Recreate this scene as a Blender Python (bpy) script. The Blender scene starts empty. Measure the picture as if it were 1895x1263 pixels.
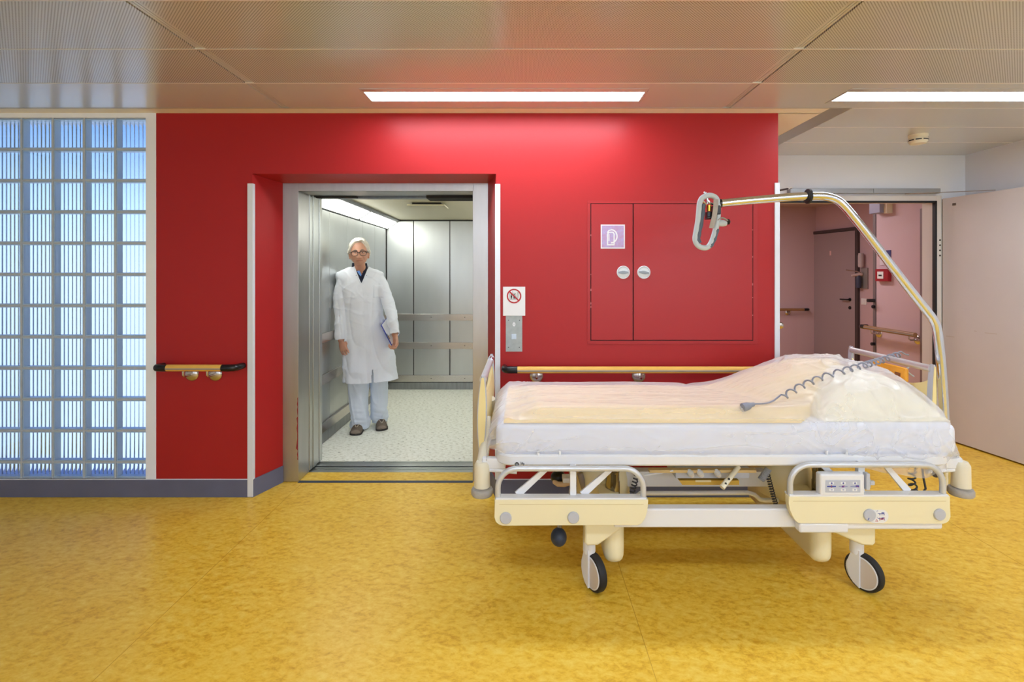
import bpy, bmesh, math, random
from mathutils import Vector, Matrix, noise

# ------------------------------------------------------------------ camera, world, lights, exposure
sc = bpy.context.scene
COL = sc.collection
W, H = 1895, 1263
FPX, VPX, VPY, EYE = 920.0, 970.0, 505.0, 1.45

cam_d = bpy.data.cameras.new('camera')
cam_d.sensor_width = 36.0
cam_d.lens = 36.0 * FPX / W
cam_d.shift_x = -(VPX - W / 2) / W
cam_d.shift_y = -(H / 2 - VPY) / W
cam_d.clip_start = 0.05
cam = bpy.data.objects.new('camera', cam_d)
cam.location = (0, 0, EYE)
cam.rotation_euler = (math.radians(90), 0, 0)
COL.objects.link(cam)
sc.camera = cam

sc.view_settings.view_transform = 'Standard'
sc.view_settings.look = 'None'
sc.view_settings.gamma = 1.0
sc.view_settings.use_curve_mapping = False
sc.view_settings.exposure = 0.45
sc.cycles.use_denoising = True
sc.cycles.max_bounces = 14
sc.cycles.transmission_bounces = 10
sc.cycles.transparent_max_bounces = 16
sc.cycles.diffuse_bounces = 6
sc.cycles.glossy_bounces = 6
sc.cycles.sample_clamp_indirect = 6.0

P_WINDOW = 19.0        # daylight through each rear window
P_LAMP = 26.0          # ceiling lamp strength
P_CAR = 10.0            # lift car light panels
P_SKY = 1.3

world = bpy.data.worlds.new('daylight')
sc.world = world
world.use_nodes = True
wt = world.node_tree
wt.nodes.clear()
wo = wt.nodes.new('ShaderNodeOutputWorld')
wb = wt.nodes.new('ShaderNodeBackground')
wc = wt.nodes.new('ShaderNodeTexCoord')
ws = wt.nodes.new('ShaderNodeSeparateXYZ')
wr = wt.nodes.new('ShaderNodeValToRGB')
wt.links.new(wc.outputs['Generated'], ws.inputs[0])
wt.links.new(ws.outputs['Z'], wr.inputs[0])
wt.links.new(wr.outputs[0], wb.inputs[0])
wt.links.new(wb.outputs[0], wo.inputs[0])
wb.inputs[1].default_value = P_SKY
cr = wr.color_ramp
cr.elements[0].position = 0.0
cr.elements[0].color = (0.74, 0.83, 1.0, 1)
cr.elements[1].position = 0.5
cr.elements[1].color = (0.05, 0.14, 0.50, 1)
e = cr.elements.new(0.10); e.color = (0.62, 0.78, 1.0, 1)
e = cr.elements.new(0.24); e.color = (0.16, 0.33, 0.80, 1)


def area_light(name, loc, rot, sx, sy, power, col):
    d = bpy.data.lights.new(name, 'AREA')
    d.shape = 'RECTANGLE'
    d.size, d.size_y, d.energy, d.color = sx, sy, power, col
    o = bpy.data.objects.new(name, d)
    o.location, o.rotation_euler = loc, rot
    COL.objects.link(o)
    return o

ROOM_BACK = -3.2
for wx, wp in ((-2.6, 0.5), (0.7, 1.0), (2.9, 1.0)):       # daylight entering by the three windows behind the viewpoint
    area_light('window_daylight', (wx, ROOM_BACK + 0.03, 1.65), (math.radians(90), 0, 0), 1.8, 1.3, P_WINDOW * wp, (0.88, 0.94, 1.0))

# ------------------------------------------------------------------ helpers
def lin(c):
    return tuple(((v / 255) / 12.92 if v / 255 <= 0.04045 else ((v / 255 + 0.055) / 1.055) ** 2.4) for v in c)

def X(px, Y):
    return (px - VPX) * Y / FPX

def Z(py, Y):
    return EYE - (py - VPY) * Y / FPX

def PT(px, py, Y):
    return Vector((X(px, Y), Y, Z(py, Y)))

def sstep(a, b, t):
    t = (t - a) / (b - a)
    t = 0.0 if t < 0 else (1.0 if t > 1 else t)
    return t * t * (3 - 2 * t)

def gauss(x, s):
    return math.exp(-(x / s) ** 2)


class MB:
    def __init__(s):
        s.v, s.f, s.m = [], [], []

    def add(s, vs, fs, m=0):
        n = len(s.v)
        s.v += [Vector(v) for v in vs]
        for f in fs:
            s.f.append(tuple(i + n for i in f))
            s.m.append(m)
        return n

    def from_bm(s, bm, m=0):
        bm.verts.index_update()
        s.add([v.co.copy() for v in bm.verts], [[v.index for v in f.verts] for f in bm.faces], m)
        bm.free()

    def box(s, x0, x1, y0, y1, z0, z1, m=0, bev=0.0, seg=2, rot=None, about=None):
        bm = bmesh.new()
        bmesh.ops.create_cube(bm, size=1.0)
        for v in bm.verts:
            v.co = Vector(((x0 + x1) / 2 + v.co.x * (x1 - x0), (y0 + y1) / 2 + v.co.y * (y1 - y0), (z0 + z1) / 2 + v.co.z * (z1 - z0)))
        if bev > 0:
            bev = min(bev, 0.49 * min(abs(x1 - x0), abs(y1 - y0), abs(z1 - z0)))
            bmesh.ops.bevel(bm, geom=bm.edges[:], offset=bev, segments=seg, profile=0.5, affect='EDGES')
        if rot is not None:
            c = Vector(about) if about is not None else Vector(((x0 + x1) / 2, (y0 + y1) / 2, (z0 + z1) / 2))
            for v in bm.verts:
                v.co = c + rot @ (v.co - c)
        s.from_bm(bm, m)
        return s

    def prism(s, poly, plane, a, b, m=0, bev=0.0, seg=2):
        """poly: 2D outline; plane 'xz' extrudes along y from a to b, 'yz' along x, 'xy' along z"""
        def p3(p, t):
            return {'xz': (p[0], t, p[1]), 'yz': (t, p[0], p[1]), 'xy': (p[0], p[1], t)}[plane]
        bm = bmesh.new()
        va = [bm.verts.new(p3(p, a)) for p in poly]
        vb = [bm.verts.new(p3(p, b)) for p in poly]
        fa = bm.faces.new(va)
        fb = bm.faces.new(list(reversed(vb)))
        n = len(poly)
        for i in range(n):
            bm.faces.new((va[i], vb[i], vb[(i + 1) % n], va[(i + 1) % n]))
        if bev > 0:
            ed = [e for e in fa.edges] + [e for e in fb.edges]
            bmesh.ops.bevel(bm, geom=ed, offset=bev, segments=seg, profile=0.5, affect='EDGES')
        s.from_bm(bm, m)
        return s

    def tube(s, path, r, n=12, m=0, caps=True, closed=False, flat=None):
        path = [Vector(p) for p in path]
        k = len(path)
        rs = r if isinstance(r, (list, tuple)) else [r] * k
        tang = []
        for i in range(k):
            a = path[(i - 1) % k] if (closed or i > 0) else path[i]
            b = path[(i + 1) % k] if (closed or i < k - 1) else path[i]
            t = (b - a)
            tang.append(t.normalized() if t.length > 1e-9 else Vector((0, 0, 1)))
        up = Vector((0, 0, 1)) if abs(tang[0].z) < 0.9 else Vector((0, 1, 0))
        nrm = (up - tang[0] * up.dot(tang[0])).normalized()
        vs = []
        for i in range(k):
            t = tang[i]
            nrm = (nrm - t * nrm.dot(t))
            nrm = nrm.normalized() if nrm.length > 1e-6 else t.orthogonal().normalized()
            bi = t.cross(nrm)
            for j in range(n):
                an = 2 * math.pi * j / n
                fx, fy = (1.0, 1.0) if flat is None else flat
                vs.append(path[i] + (nrm * math.cos(an) * fx + bi * math.sin(an) * fy) * rs[i])
        fs = []
        for i in range(k if closed else k - 1):
            i2 = (i + 1) % k
            for j in range(n):
                j2 = (j + 1) % n
                fs.append((i * n + j, i * n + j2, i2 * n + j2, i2 * n + j))
        if caps and not closed:
            fs.append(tuple(reversed(range(n))))
            fs.append(tuple((k - 1) * n + j for j in range(n)))
        s.add(vs, fs, m)
        return s

    def lathe(s, prof, origin, axis=(0, 0, 1), n=24, m=0):
        """prof: list of (radius, height) along axis"""
        ax = Vector(axis).normalized()
        u = ax.orthogonal().normalized()
        w = ax.cross(u)
        o = Vector(origin)
        vs, fs = [], []
        for (r, h) in prof:
            for j in range(n):
                an = 2 * math.pi * j / n
                vs.append(o + ax * h + (u * math.cos(an) + w * math.sin(an)) * max(r, 1e-5))
        for i in range(len(prof) - 1):
            for j in range(n):
                j2 = (j + 1) % n
                fs.append((i * n + j, i * n + j2, (i + 1) * n + j2, (i + 1) * n + j))
        fs.append(tuple(reversed(range(n))))
        fs.append(tuple((len(prof) - 1) * n + j for j in range(n)))
        s.add(vs, fs, m)
        return s

    def disc(s, c, axis, r, t, m=0, n=28, bev=0.002):
        b = min(bev, t * 0.45)
        return s.lathe([(r, 0), (r, t - b), (r - b, t)], c, axis, n, m)

    def loft(s, rings, caps=True, m=0):
        n = len(rings[0])
        vs = [p for r in rings for p in r]
        fs = []
        for i in range(len(rings) - 1):
            for j in range(n):
                j2 = (j + 1) % n
                fs.append((i * n + j, i * n + j2, (i + 1) * n + j2, (i + 1) * n + j))
        if caps:
            fs.append(tuple(reversed(range(n))))
            fs.append(tuple((len(rings) - 1) * n + j for j in range(n)))
        s.add(vs, fs, m)
        return s

    def ball(s, c, r, m=0, nu=20, nv=12, rot=None):
        c = Vector(c)
        r = (r, r, r) if not isinstance(r, (tuple, list)) else r
        rings = []
        for i in range(1, nv):
            th = math.pi * i / nv
            ring = []
            for j in range(nu):
                ph = 2 * math.pi * j / nu
                d = Vector((math.sin(th) * math.cos(ph) * r[0], math.sin(th) * math.sin(ph) * r[1], -math.cos(th) * r[2]))
                ring.append(c + (rot @ d if rot is not None else d))
            rings.append(ring)
        return s.loft(rings, True, m)

    def grid(s, rows, m=0):
        n = len(rows[0])
        vs = [p for r in rows for p in r]
        fs = [(i * n + j, i * n + j + 1, (i + 1) * n + j + 1, (i + 1) * n + j) for i in range(len(rows) - 1) for j in range(n - 1)]
        s.add(vs, fs, m)
        return s

    def xform(s, mat, start=0):
        for i in range(start, len(s.v)):
            s.v[i] = mat @ s.v[i]
        return s


OFF = {}

def empty(name, loc):
    o = bpy.data.objects.new(name, None)
    o.empty_display_size = 0.1
    o.location = loc
    COL.objects.link(o)
    OFF[o.name] = Vector(loc)
    return o

def thing(name, label, cat, loc, group=None):
    return tag(empty(name, loc), label, cat, group)

def tag(o, label=None, cat=None, group=None, kind=None):
    if label: o['label'] = label
    if cat: o['category'] = cat
    if group: o['group'] = group
    if kind: o['kind'] = kind
    return o

def mesh_from(mb, name, mats, off, smooth=True, angle=38, recalc=True):
    me = bpy.data.meshes.new(name)
    me.from_pydata([v - off for v in mb.v], [], mb.f)
    for mt in (mats if isinstance(mats, (list, tuple)) else [mats]):
        me.materials.append(mt)
    me.polygons.foreach_set('material_index', mb.m)
    if recalc:
        bm = bmesh.new()
        bm.from_mesh(me)
        bmesh.ops.recalc_face_normals(bm, faces=bm.faces[:])
        bm.to_mesh(me)
        bm.free()
    if smooth:
        me.polygons.foreach_set('use_smooth', [True] * len(me.polygons))
        me.set_sharp_from_angle(angle=math.radians(angle))
    me.update()
    return me

def build(name, mb, mats, parent=None, label=None, base=None, **kw):
    off = OFF[parent.name] if parent is not None else (Vector(base) if base is not None else Vector((0, 0, 0)))
    me = mesh_from(mb, name, mats, off, **kw)
    o = bpy.data.objects.new(name, me)
    COL.objects.link(o)
    if kw.get('smooth', True) and kw.get('angle', 38) < 100:
        wn = o.modifiers.new('weighted_normals', 'WEIGHTED_NORMAL')
        wn.keep_sharp = True
        wn.weight = 60
    if parent is not None:
        o.parent = parent
    else:
        o.location = off
    OFF[o.name] = off
    if label: o['label'] = label
    return o

def struct(name, mb, mats, parent=None, **kw):
    o = build(name, mb, mats, parent, **kw)
    if parent is None:
        o['kind'] = 'structure'
    return o

def single(name, mb, mats, label, cat, group=None, base=None, **kw):
    o = build(name, mb, mats, None, base=base, **kw)
    return tag(o, label, cat, group)

# ------------------------------------------------------------------ materials
def mat(name, rgb, rough=0.5, metal=0.0, spec=0.5, coat=0.0, noise_amt=0.0, noise_scale=8.0, rgb2=None, bump=0.0, bump_scale=60.0,
        stretch=None, emit=None, emit_s=0.0, alpha=None, trans=0.0, ior=1.45, aniso=0.0, sheen=0.0, rough_var=0.0, sss=0.0):
    m = bpy.data.materials.new(name)
    m.use_nodes = True
    nt = m.node_tree
    b = nt.nodes['Principled BSDF']
    c = lin(rgb)
    b.inputs['Base Color'].default_value = (*c, 1)
    b.inputs['Roughness'].default_value = rough
    b.inputs['Metallic'].default_value = metal
    b.inputs['Specular IOR Level'].default_value = spec
    b.inputs['Coat Weight'].default_value = coat
    b.inputs['Transmission Weight'].default_value = trans
    b.inputs['IOR'].default_value = ior
    b.inputs['Anisotropic'].default_value = aniso
    b.inputs['Sheen Weight'].default_value = sheen
    if sss:
        b.inputs['Subsurface Weight'].default_value = sss
        b.inputs['Subsurface Radius'].default_value = (0.01, 0.004, 0.002)
    if emit is not None:
        b.inputs['Emission Color'].default_value = (*lin(emit), 1)
        b.inputs['Emission Strength'].default_value = emit_s
    tc = None
    def coords():
        nonlocal tc
        if tc is None:
            t = nt.nodes.new('ShaderNodeTexCoord')
            mp = nt.nodes.new('ShaderNodeMapping')
            nt.links.new(t.outputs['Object'], mp.inputs[0])
            if stretch:
                mp.inputs['Scale'].default_value = stretch
            tc = mp.outputs[0]
        return tc
    if noise_amt > 0 or rgb2 is not None:
        n = nt.nodes.new('ShaderNodeTexNoise')
        n.inputs['Scale'].default_value = noise_scale
        n.inputs['Detail'].default_value = 5
        nt.links.new(coords(), n.inputs['Vector'])
        r = nt.nodes.new('ShaderNodeValToRGB')
        c2 = lin(rgb2) if rgb2 is not None else tuple(v * (1 - noise_amt) for v in c)
        r.color_ramp.elements[0].position = 0.32
        r.color_ramp.elements[0].color = (*c2, 1)
        r.color_ramp.elements[1].position = 0.68
        r.color_ramp.elements[1].color = (*c, 1)
        nt.links.new(n.outputs['Fac'], r.inputs[0])
        nt.links.new(r.outputs[0], b.inputs['Base Color'])
        if rough_var:
            mr = nt.nodes.new('ShaderNodeMapRange')
            mr.inputs['To Min'].default_value = rough - rough_var
            mr.inputs['To Max'].default_value = rough + rough_var
            nt.links.new(n.outputs['Fac'], mr.inputs[0])
            nt.links.new(mr.outputs[0], b.inputs['Roughness'])
    if bump > 0:
        n2 = nt.nodes.new('ShaderNodeTexNoise')
        n2.inputs['Scale'].default_value = bump_scale
        n2.inputs['Detail'].default_value = 4
        nt.links.new(coords(), n2.inputs['Vector'])
        bp = nt.nodes.new('ShaderNodeBump')
        bp.inputs['Strength'].default_value = bump
        bp.inputs['Distance'].default_value = 0.004
        nt.links.new(n2.outputs['Fac'], bp.inputs['Height'])
        nt.links.new(bp.outputs[0], b.inputs['Normal'])
    return m

def floor_material():
    m = mat('yellow_linoleum', (216, 168, 40), rough=0.34, spec=0.42)
    nt = m.node_tree
    b = nt.nodes['Principled BSDF']
    t = nt.nodes.new('ShaderNodeTexCoord')
    mp = nt.nodes.new('ShaderNodeMapping')
    mp.inputs['Rotation'].default_value = (0, 0, math.radians(28))
    mp.inputs['Scale'].default_value = (1.0, 1.5, 1)
    nt.links.new(t.outputs['Object'], mp.inputs[0])
    n1 = nt.nodes.new('ShaderNodeTexNoise'); n1.inputs['Scale'].default_value = 24; n1.inputs['Detail'].default_value = 8; n1.inputs['Roughness'].default_value = 0.66; n1.inputs['Distortion'].default_value = 0.25
    n2 = nt.nodes.new('ShaderNodeTexNoise'); n2.inputs['Scale'].default_value = 5; n2.inputs['Detail'].default_value = 5
    nt.links.new(mp.outputs[0], n1.inputs['Vector'])
    nt.links.new(mp.outputs[0], n2.inputs['Vector'])
    mx = nt.nodes.new('ShaderNodeMath'); mx.operation = 'MULTIPLY_ADD'; mx.inputs[1].default_value = 0.3
    nt.links.new(n2.outputs['Fac'], mx.inputs[0])
    nt.links.new(n1.outputs['Fac'], mx.inputs[2])
    r = nt.nodes.new('ShaderNodeValToRGB')
    r.color_ramp.elements[0].position = 0.44; r.color_ramp.elements[0].color = (*lin((202, 150, 34)), 1)
    r.color_ramp.elements[1].position = 0.86; r.color_ramp.elements[1].color = (*lin((238, 206, 96)), 1)
    e = r.color_ramp.elements.new(0.63); e.color = (*lin((228, 184, 58)), 1)
    nt.links.new(mx.outputs[0], r.inputs[0])
    nt.links.new(r.outputs[0], b.inputs['Base Color'])
    return m

def speckle_material():
    m = mat('speckled_lift_floor', (226, 226, 210), rough=0.4, spec=0.4)
    nt = m.node_tree
    b = nt.nodes['Principled BSDF']
    t = nt.nodes.new('ShaderNodeTexCoord')
    mp = nt.nodes.new('ShaderNodeMapping'); mp.inputs['Scale'].default_value = (1, 1.7, 1); mp.inputs['Rotation'].default_value = (0, 0, 0.6)
    nt.links.new(t.outputs['Object'], mp.inputs[0])
    n1 = nt.nodes.new('ShaderNodeTexNoise'); n1.inputs['Scale'].default_value = 34; n1.inputs['Detail'].default_value = 5; n1.inputs['Roughness'].default_value = 0.62
    nt.links.new(mp.outputs[0], n1.inputs['Vector'])
    r = nt.nodes.new('ShaderNodeValToRGB')
    r.color_ramp.elements[0].position = 0.31; r.color_ramp.elements[0].color = (*lin((70, 70, 70)), 1)
    r.color_ramp.elements[1].position = 0.52; r.color_ramp.elements[1].color = (*lin((242, 242, 230)), 1)
    e = r.color_ramp.elements.new(0.37); e.color = (*lin((214, 212, 194)), 1)
    nt.links.new(n1.outputs['Fac'], r.inputs[0])
    nt.links.new(r.outputs[0], b.inputs['Base Color'])
    return m

def perforated_material(name, dots):
    m = mat(name, (212, 216, 220), rough=0.24, metal=0.2, spec=0.6)
    nt = m.node_tree
    b = nt.nodes['Principled BSDF']
    if dots:
        t = nt.nodes.new('ShaderNodeTexCoord')
        mp = nt.nodes.new('ShaderNodeMapping'); mp.inputs['Scale'].default_value = (110, 110, 110); mp.inputs['Rotation'].default_value = (0, 0, math.radians(45))
        nt.links.new(t.outputs['Object'], mp.inputs[0])
        fr = nt.nodes.new('ShaderNodeVectorMath'); fr.operation = 'FRACTION'
        nt.links.new(mp.outputs[0], fr.inputs[0])
        sb = nt.nodes.new('ShaderNodeVectorMath'); sb.operation = 'SUBTRACT'; sb.inputs[1].default_value = (0.5, 0.5, 0)
        nt.links.new(fr.outputs[0], sb.inputs[0])
        ml = nt.nodes.new('ShaderNodeVectorMath'); ml.operation = 'MULTIPLY'; ml.inputs[1].default_value = (1, 1, 0)
        nt.links.new(sb.outputs[0], ml.inputs[0])
        ln = nt.nodes.new('ShaderNodeVectorMath'); ln.operation = 'LENGTH'
        nt.links.new(ml.outputs[0], ln.inputs[0])
        mr = nt.nodes.new('ShaderNodeMapRange'); mr.inputs['From Min'].default_value = 0.2; mr.inputs['From Max'].default_value = 0.34
        nt.links.new(ln.outputs['Value'], mr.inputs[0])
        mx = nt.nodes.new('ShaderNodeMix'); mx.data_type = 'RGBA'
        mx.inputs['A'].default_value = (*lin((120, 114, 104)), 1)
        mx.inputs['B'].default_value = (*lin((212, 216, 220)), 1)
        nt.links.new(mr.outputs[0], mx.inputs['Factor'])
        nt.links.new(mx.outputs['Result'], b.inputs['Base Color'])
    return m

def film_material(name, tint, fac):
    m = bpy.data.materials.new(name)
    m.use_nodes = True
    nt = m.node_tree
    nt.nodes.clear()
    out = nt.nodes.new('ShaderNodeOutputMaterial')
    tr = nt.nodes.new('ShaderNodeBsdfTransparent'); tr.inputs[0].default_value = (0.97, 0.97, 0.97, 1)
    pr = nt.nodes.new('ShaderNodeBsdfPrincipled')
    pr.inputs['Base Color'].default_value = (*lin(tint), 1)
    pr.inputs['Roughness'].default_value = 0.22
    tcn = nt.nodes.new('ShaderNodeTexCoord')
    nz = nt.nodes.new('ShaderNodeTexNoise'); nz.noise_type = 'RIDGED_MULTIFRACTAL'
    nz.inputs['Scale'].default_value = 5.0; nz.inputs['Detail'].default_value = 4.0; nz.inputs['Roughness'].default_value = 0.6; nz.inputs['Distortion'].default_value = 0.6
    nt.links.new(tcn.outputs['Object'], nz.inputs['Vector'])
    bpn = nt.nodes.new('ShaderNodeBump'); bpn.inputs['Strength'].default_value = 0.38; bpn.inputs['Distance'].default_value = 0.012
    nt.links.new(nz.outputs['Fac'], bpn.inputs['Height'])
    nt.links.new(bpn.outputs[0], pr.inputs['Normal'])
    lw = nt.nodes.new('ShaderNodeLayerWeight')
    nt.links.new(bpn.outputs[0], lw.inputs['Normal']); lw.inputs['Blend'].default_value = 0.3
    ma = nt.nodes.new('ShaderNodeMath'); ma.operation = 'MULTIPLY_ADD'; ma.inputs[1].default_value = 0.45; ma.inputs[2].default_value = fac
    ma.use_clamp = True
    nt.links.new(lw.outputs['Facing'], ma.inputs[0])
    mx = nt.nodes.new('ShaderNodeMixShader')
    nt.links.new(ma.outputs[0], mx.inputs[0])
    nt.links.new(tr.outputs[0], mx.inputs[1])
    nt.links.new(pr.outputs[0], mx.inputs[2])
    nt.links.new(mx.outputs[0], out.inputs[0])
    return m

def thin_glass(name, tint=(0.96, 0.98, 1.0), ior=1.3):
    m = bpy.data.materials.new(name)
    m.use_nodes = True
    nt = m.node_tree
    nt.nodes.clear()
    out = nt.nodes.new('ShaderNodeOutputMaterial')
    tr = nt.nodes.new('ShaderNodeBsdfTransparent'); tr.inputs[0].default_value = (*tint, 1)
    g = nt.nodes.new('ShaderNodeBsdfGlossy'); g.inputs['Roughness'].default_value = 0.04
    f = nt.nodes.new('ShaderNodeFresnel'); f.inputs[0].default_value = ior
    mx = nt.nodes.new('ShaderNodeMixShader')
    nt.links.new(f.outputs[0], mx.inputs[0])
    nt.links.new(tr.outputs[0], mx.inputs[1])
    nt.links.new(g.outputs[0], mx.inputs[2])
    nt.links.new(mx.outputs[0], out.inputs[0])
    return m

def lamp_material(name, rgb, s):
    m = bpy.data.materials.new(name)
    m.use_nodes = True
    nt = m.node_tree
    nt.nodes.clear()
    out = nt.nodes.new('ShaderNodeOutputMaterial')
    em = nt.nodes.new('ShaderNodeEmission')
    em.inputs[0].default_value = (*lin(rgb), 1)
    em.inputs[1].default_value = s
    nt.links.new(em.outputs[0], out.inputs[0])
    return m

RED = mat('red_wall_paint', (168, 33, 35), rough=0.42, spec=0.36, bump=0.06, bump_scale=90)
RED_DOOR = mat('red_cabinet_paint', (168, 36, 39), rough=0.36, spec=0.4, bump=0.03, bump_scale=70)
WHITE = mat('white_wall_paint', (224, 228, 234), rough=0.6, bump=0.04)
CREAM_TRIM = mat('cream_plaster', (244, 238, 226), rough=0.65)
GUARD = mat('white_corner_guard', (220, 226, 234), rough=0.35)
BASE = mat('blue_grey_baseboard', (102, 107, 132), rough=0.45, noise_amt=0.12, noise_scale=5)
NAVY_STRIP = mat('navy_threshold', (44, 62, 88), rough=0.5, noise_amt=0.3, noise_scale=9)
FLOOR = floor_material()
SEAM = mat('linoleum_seam', (200, 154, 50), rough=0.6)
PERF = perforated_material('perforated_ceiling_panel', True)
PLAIN = perforated_material('plain_ceiling_panel', False)
JOINT = mat('ceiling_joint', (168, 164, 158), rough=0.3, metal=0.5)
DARK = mat('dark_gap', (30, 27, 25), rough=0.7)
LAMP = lamp_material('ceiling_lamp_diffuser', (230, 240, 255), P_LAMP)
CARLAMP = lamp_material('lift_lamp_diffuser', (252, 255, 246), P_CAR)
STEEL = mat('brushed_steel', (198, 200, 198), rough=0.34, metal=1.0, noise_amt=0.06, noise_scale=3.5, stretch=(2, 2, 0.6), rough_var=0.03)
STEEL_DARK = mat('worn_steel', (156, 158, 160), rough=0.34, metal=1.0, noise_amt=0.25, noise_scale=10, stretch=(3, 3, 0.4), rough_var=0.08)
STEEL_FRAME = mat('brushed_frame_steel', (190, 188, 186), rough=0.34, metal=1.0, noise_amt=0.10, noise_scale=5, stretch=(3, 3, 0.5), rough_var=0.06)
CHROME = mat('chrome', (216, 222, 234), rough=0.11, metal=1.0)
SATIN = mat('satin_metal', (198, 192, 186), rough=0.26, metal=1.0)
CAR_FLOOR = speckle_material()
CAR_CEIL = mat('lift_ceiling_paint', (206, 200, 172), rough=0.45)
WOOD = mat('yellow_rail', (226, 178, 84), rough=0.35, noise_amt=0.08)
WOOD_DIM = mat('wooden_rail', (150, 112, 76), rough=0.35, noise_amt=0.15)
RAIL_STRIP = mat('grey_rail_strip', (140, 138, 136), rough=0.4)
BLACK = mat('black_plastic', (20, 21, 24), rough=0.28)
RUBBER = mat('black_rubber', (34, 35, 38), rough=0.6)
WPLASTIC = mat('white_powder_coat', (226, 228, 232), rough=0.35)
CREAM = mat('cream_plastic', (234, 226, 190), rough=0.38)
CREAM2 = mat('ivory_metal', (228, 222, 200), rough=0.38)
YBOARD = mat('pale_yellow_board', (238, 220, 158), rough=0.38)
GREYPL = mat('light_grey_plastic', (186, 190, 200), rough=0.4)
BUMPER = mat('worn_grey_bumper', (176, 172, 166), rough=0.7, noise_amt=0.2, noise_scale=30)
ALU = mat('aluminium_tube', (212, 212, 214), rough=0.34, metal=0.55)
BLUE = mat('blue_print', (34, 60, 160), rough=0.5)
REDP = mat('red_print', (176, 26, 40), rough=0.5)
BLACKP = mat('black_print', (22, 22, 24), rough=0.5)
SIGNW = mat('white_sign', (228, 230, 232), rough=0.4)
LILAC = mat('faded_lilac_sign', (176, 168, 212), rough=0.5, rgb2=(184, 146, 182), noise_scale=60)
# ------------------------------------------------------------------ room shell
YW = 3.21           # red wall plane
YN = 3.44           # lift door frame plane
YD = 4.35           # corridor door wall plane
ZC = 2.478          # panel ceiling
ZS = 2.481          # plaster ceiling
XR = 3.86           # right wall
XL = -4.35          # left end of the room
XE = 1.64           # right end of the red wall
XB = 2.044          # edge of the panel ceiling beside the recess

mb = MB()
mb.box(XL - 0.1, XR + 0.1, ROOM_BACK - 0.2, YN + 0.17, -0.12, 0.0)
mb.box(XE, 6.4, YN + 0.17, 8.9, -0.12, 0.0)
floor = struct('floor', mb, FLOOR)
for i, sx in enumerate((-1.53, 0.47, 2.47)):
    m1 = MB().box(sx - 0.0011, sx + 0.0011, ROOM_BACK, YW + (0.23 if i == 0 else -0.01), -0.002, 0.0006)
    build('floor_seam', m1, SEAM, floor)

# red wall: two piers, header, splayed niche
zt, zn = 2.451, 2.089
NL0, NL1, NR0, NR1 = -1.755, -1.671, -0.181, -0.25
ZN1 = 2.07
m1 = MB()
m1.prism([(-2.376, YW), (NL0, YW), (NL1, YN), (NL1, YN + 0.17), (-2.376, YN + 0.17)], 'xy', 0.0, ZS + 0.3)
m1.prism([(NR0, YW), (XE, YW), (XE, YD), (XE - 0.15, YD), (XE - 0.15, YN + 0.17), (NR1, YN + 0.17), (NR1, YN)], 'xy', 0.0, ZS + 0.3)
hv = [(NL0, YW, zn), (NR0, YW, zn), (NR1, YN, ZN1), (NL1, YN, ZN1), (NL0, YW, ZS + 0.3), (NR0, YW, ZS + 0.3), (NR1, YN + 0.17, ZS + 0.3), (NL1, YN + 0.17, ZS + 0.3), (NR1, YN + 0.17, ZN1), (NL1, YN + 0.17, ZN1)]
m1.add(hv, [(0, 1, 5, 4), (0, 3, 2, 1), (4, 5, 6, 7), (3, 9, 8, 2), (9, 7, 6, 8)])
struct('wall_front', m1, RED, smooth=False)

# baseboards
m1 = MB()
m1.box(XL, NL0 - 0.005, YW - 0.006, YW + 0.01, 0.0, 0.114, bev=0.002)
struct('baseboard_left', m1, BASE)
m1 = MB()
m1.prism([(NL0 - 0.004, YW - 0.006), (NL0 + 0.006, YW - 0.006), (NL1 + 0.006, YN - 0.002), (NL1 - 0.004, YN - 0.002)], 'xy', 0.0, 0.114)
struct('baseboard_niche', m1, BASE)
m1 = MB()
m1.box(NR0, XE + 0.004, YW - 0.006, YW + 0.01, 0.0, 0.114, bev=0.002)
m1.prism([(NR0 - 0.004, YW - 0.004), (NR0 + 0.004, YW - 0.004), (NR1 + 0.004, YN - 0.002), (NR1 - 0.006, YN - 0.002)], 'xy', 0.0, 0.114)
struct('baseboard_right', m1, BASE)
m1 = MB()
for (x0, x1) in ((XL, NL0), (NR0, XE)):
    m1.box(x0, x1, YW - 0.004, YW + 0.006, 0.114, 0.118)
struct('trim_1', m1, GUARD)

# corner guards
def guard(name, x, sgn, ztop, zbot=0.004, w=0.032):
    m = MB()
    m.box(min(x, x - sgn * w), max(x, x - sgn * w), YW - 0.007, YW + 0.001, zbot, ztop, bev=0.002)
    m.box(min(x - sgn * 0.004, x + sgn * 0.004), max(x - sgn * 0.004, x + sgn * 0.004), YW - 0.007, YW + 0.05, zbot, ztop, bev=0.002)
    struct(name, m, GUARD)
guard('trim_2', NL0 + 0.003, 1, 2.026)
guard('trim_3', NR0 - 0.003, -1, 2.022, 0.116, 0.03)
guard('trim_4', XE + 0.004, 1, 2.03, 0.116, 0.028)

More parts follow.
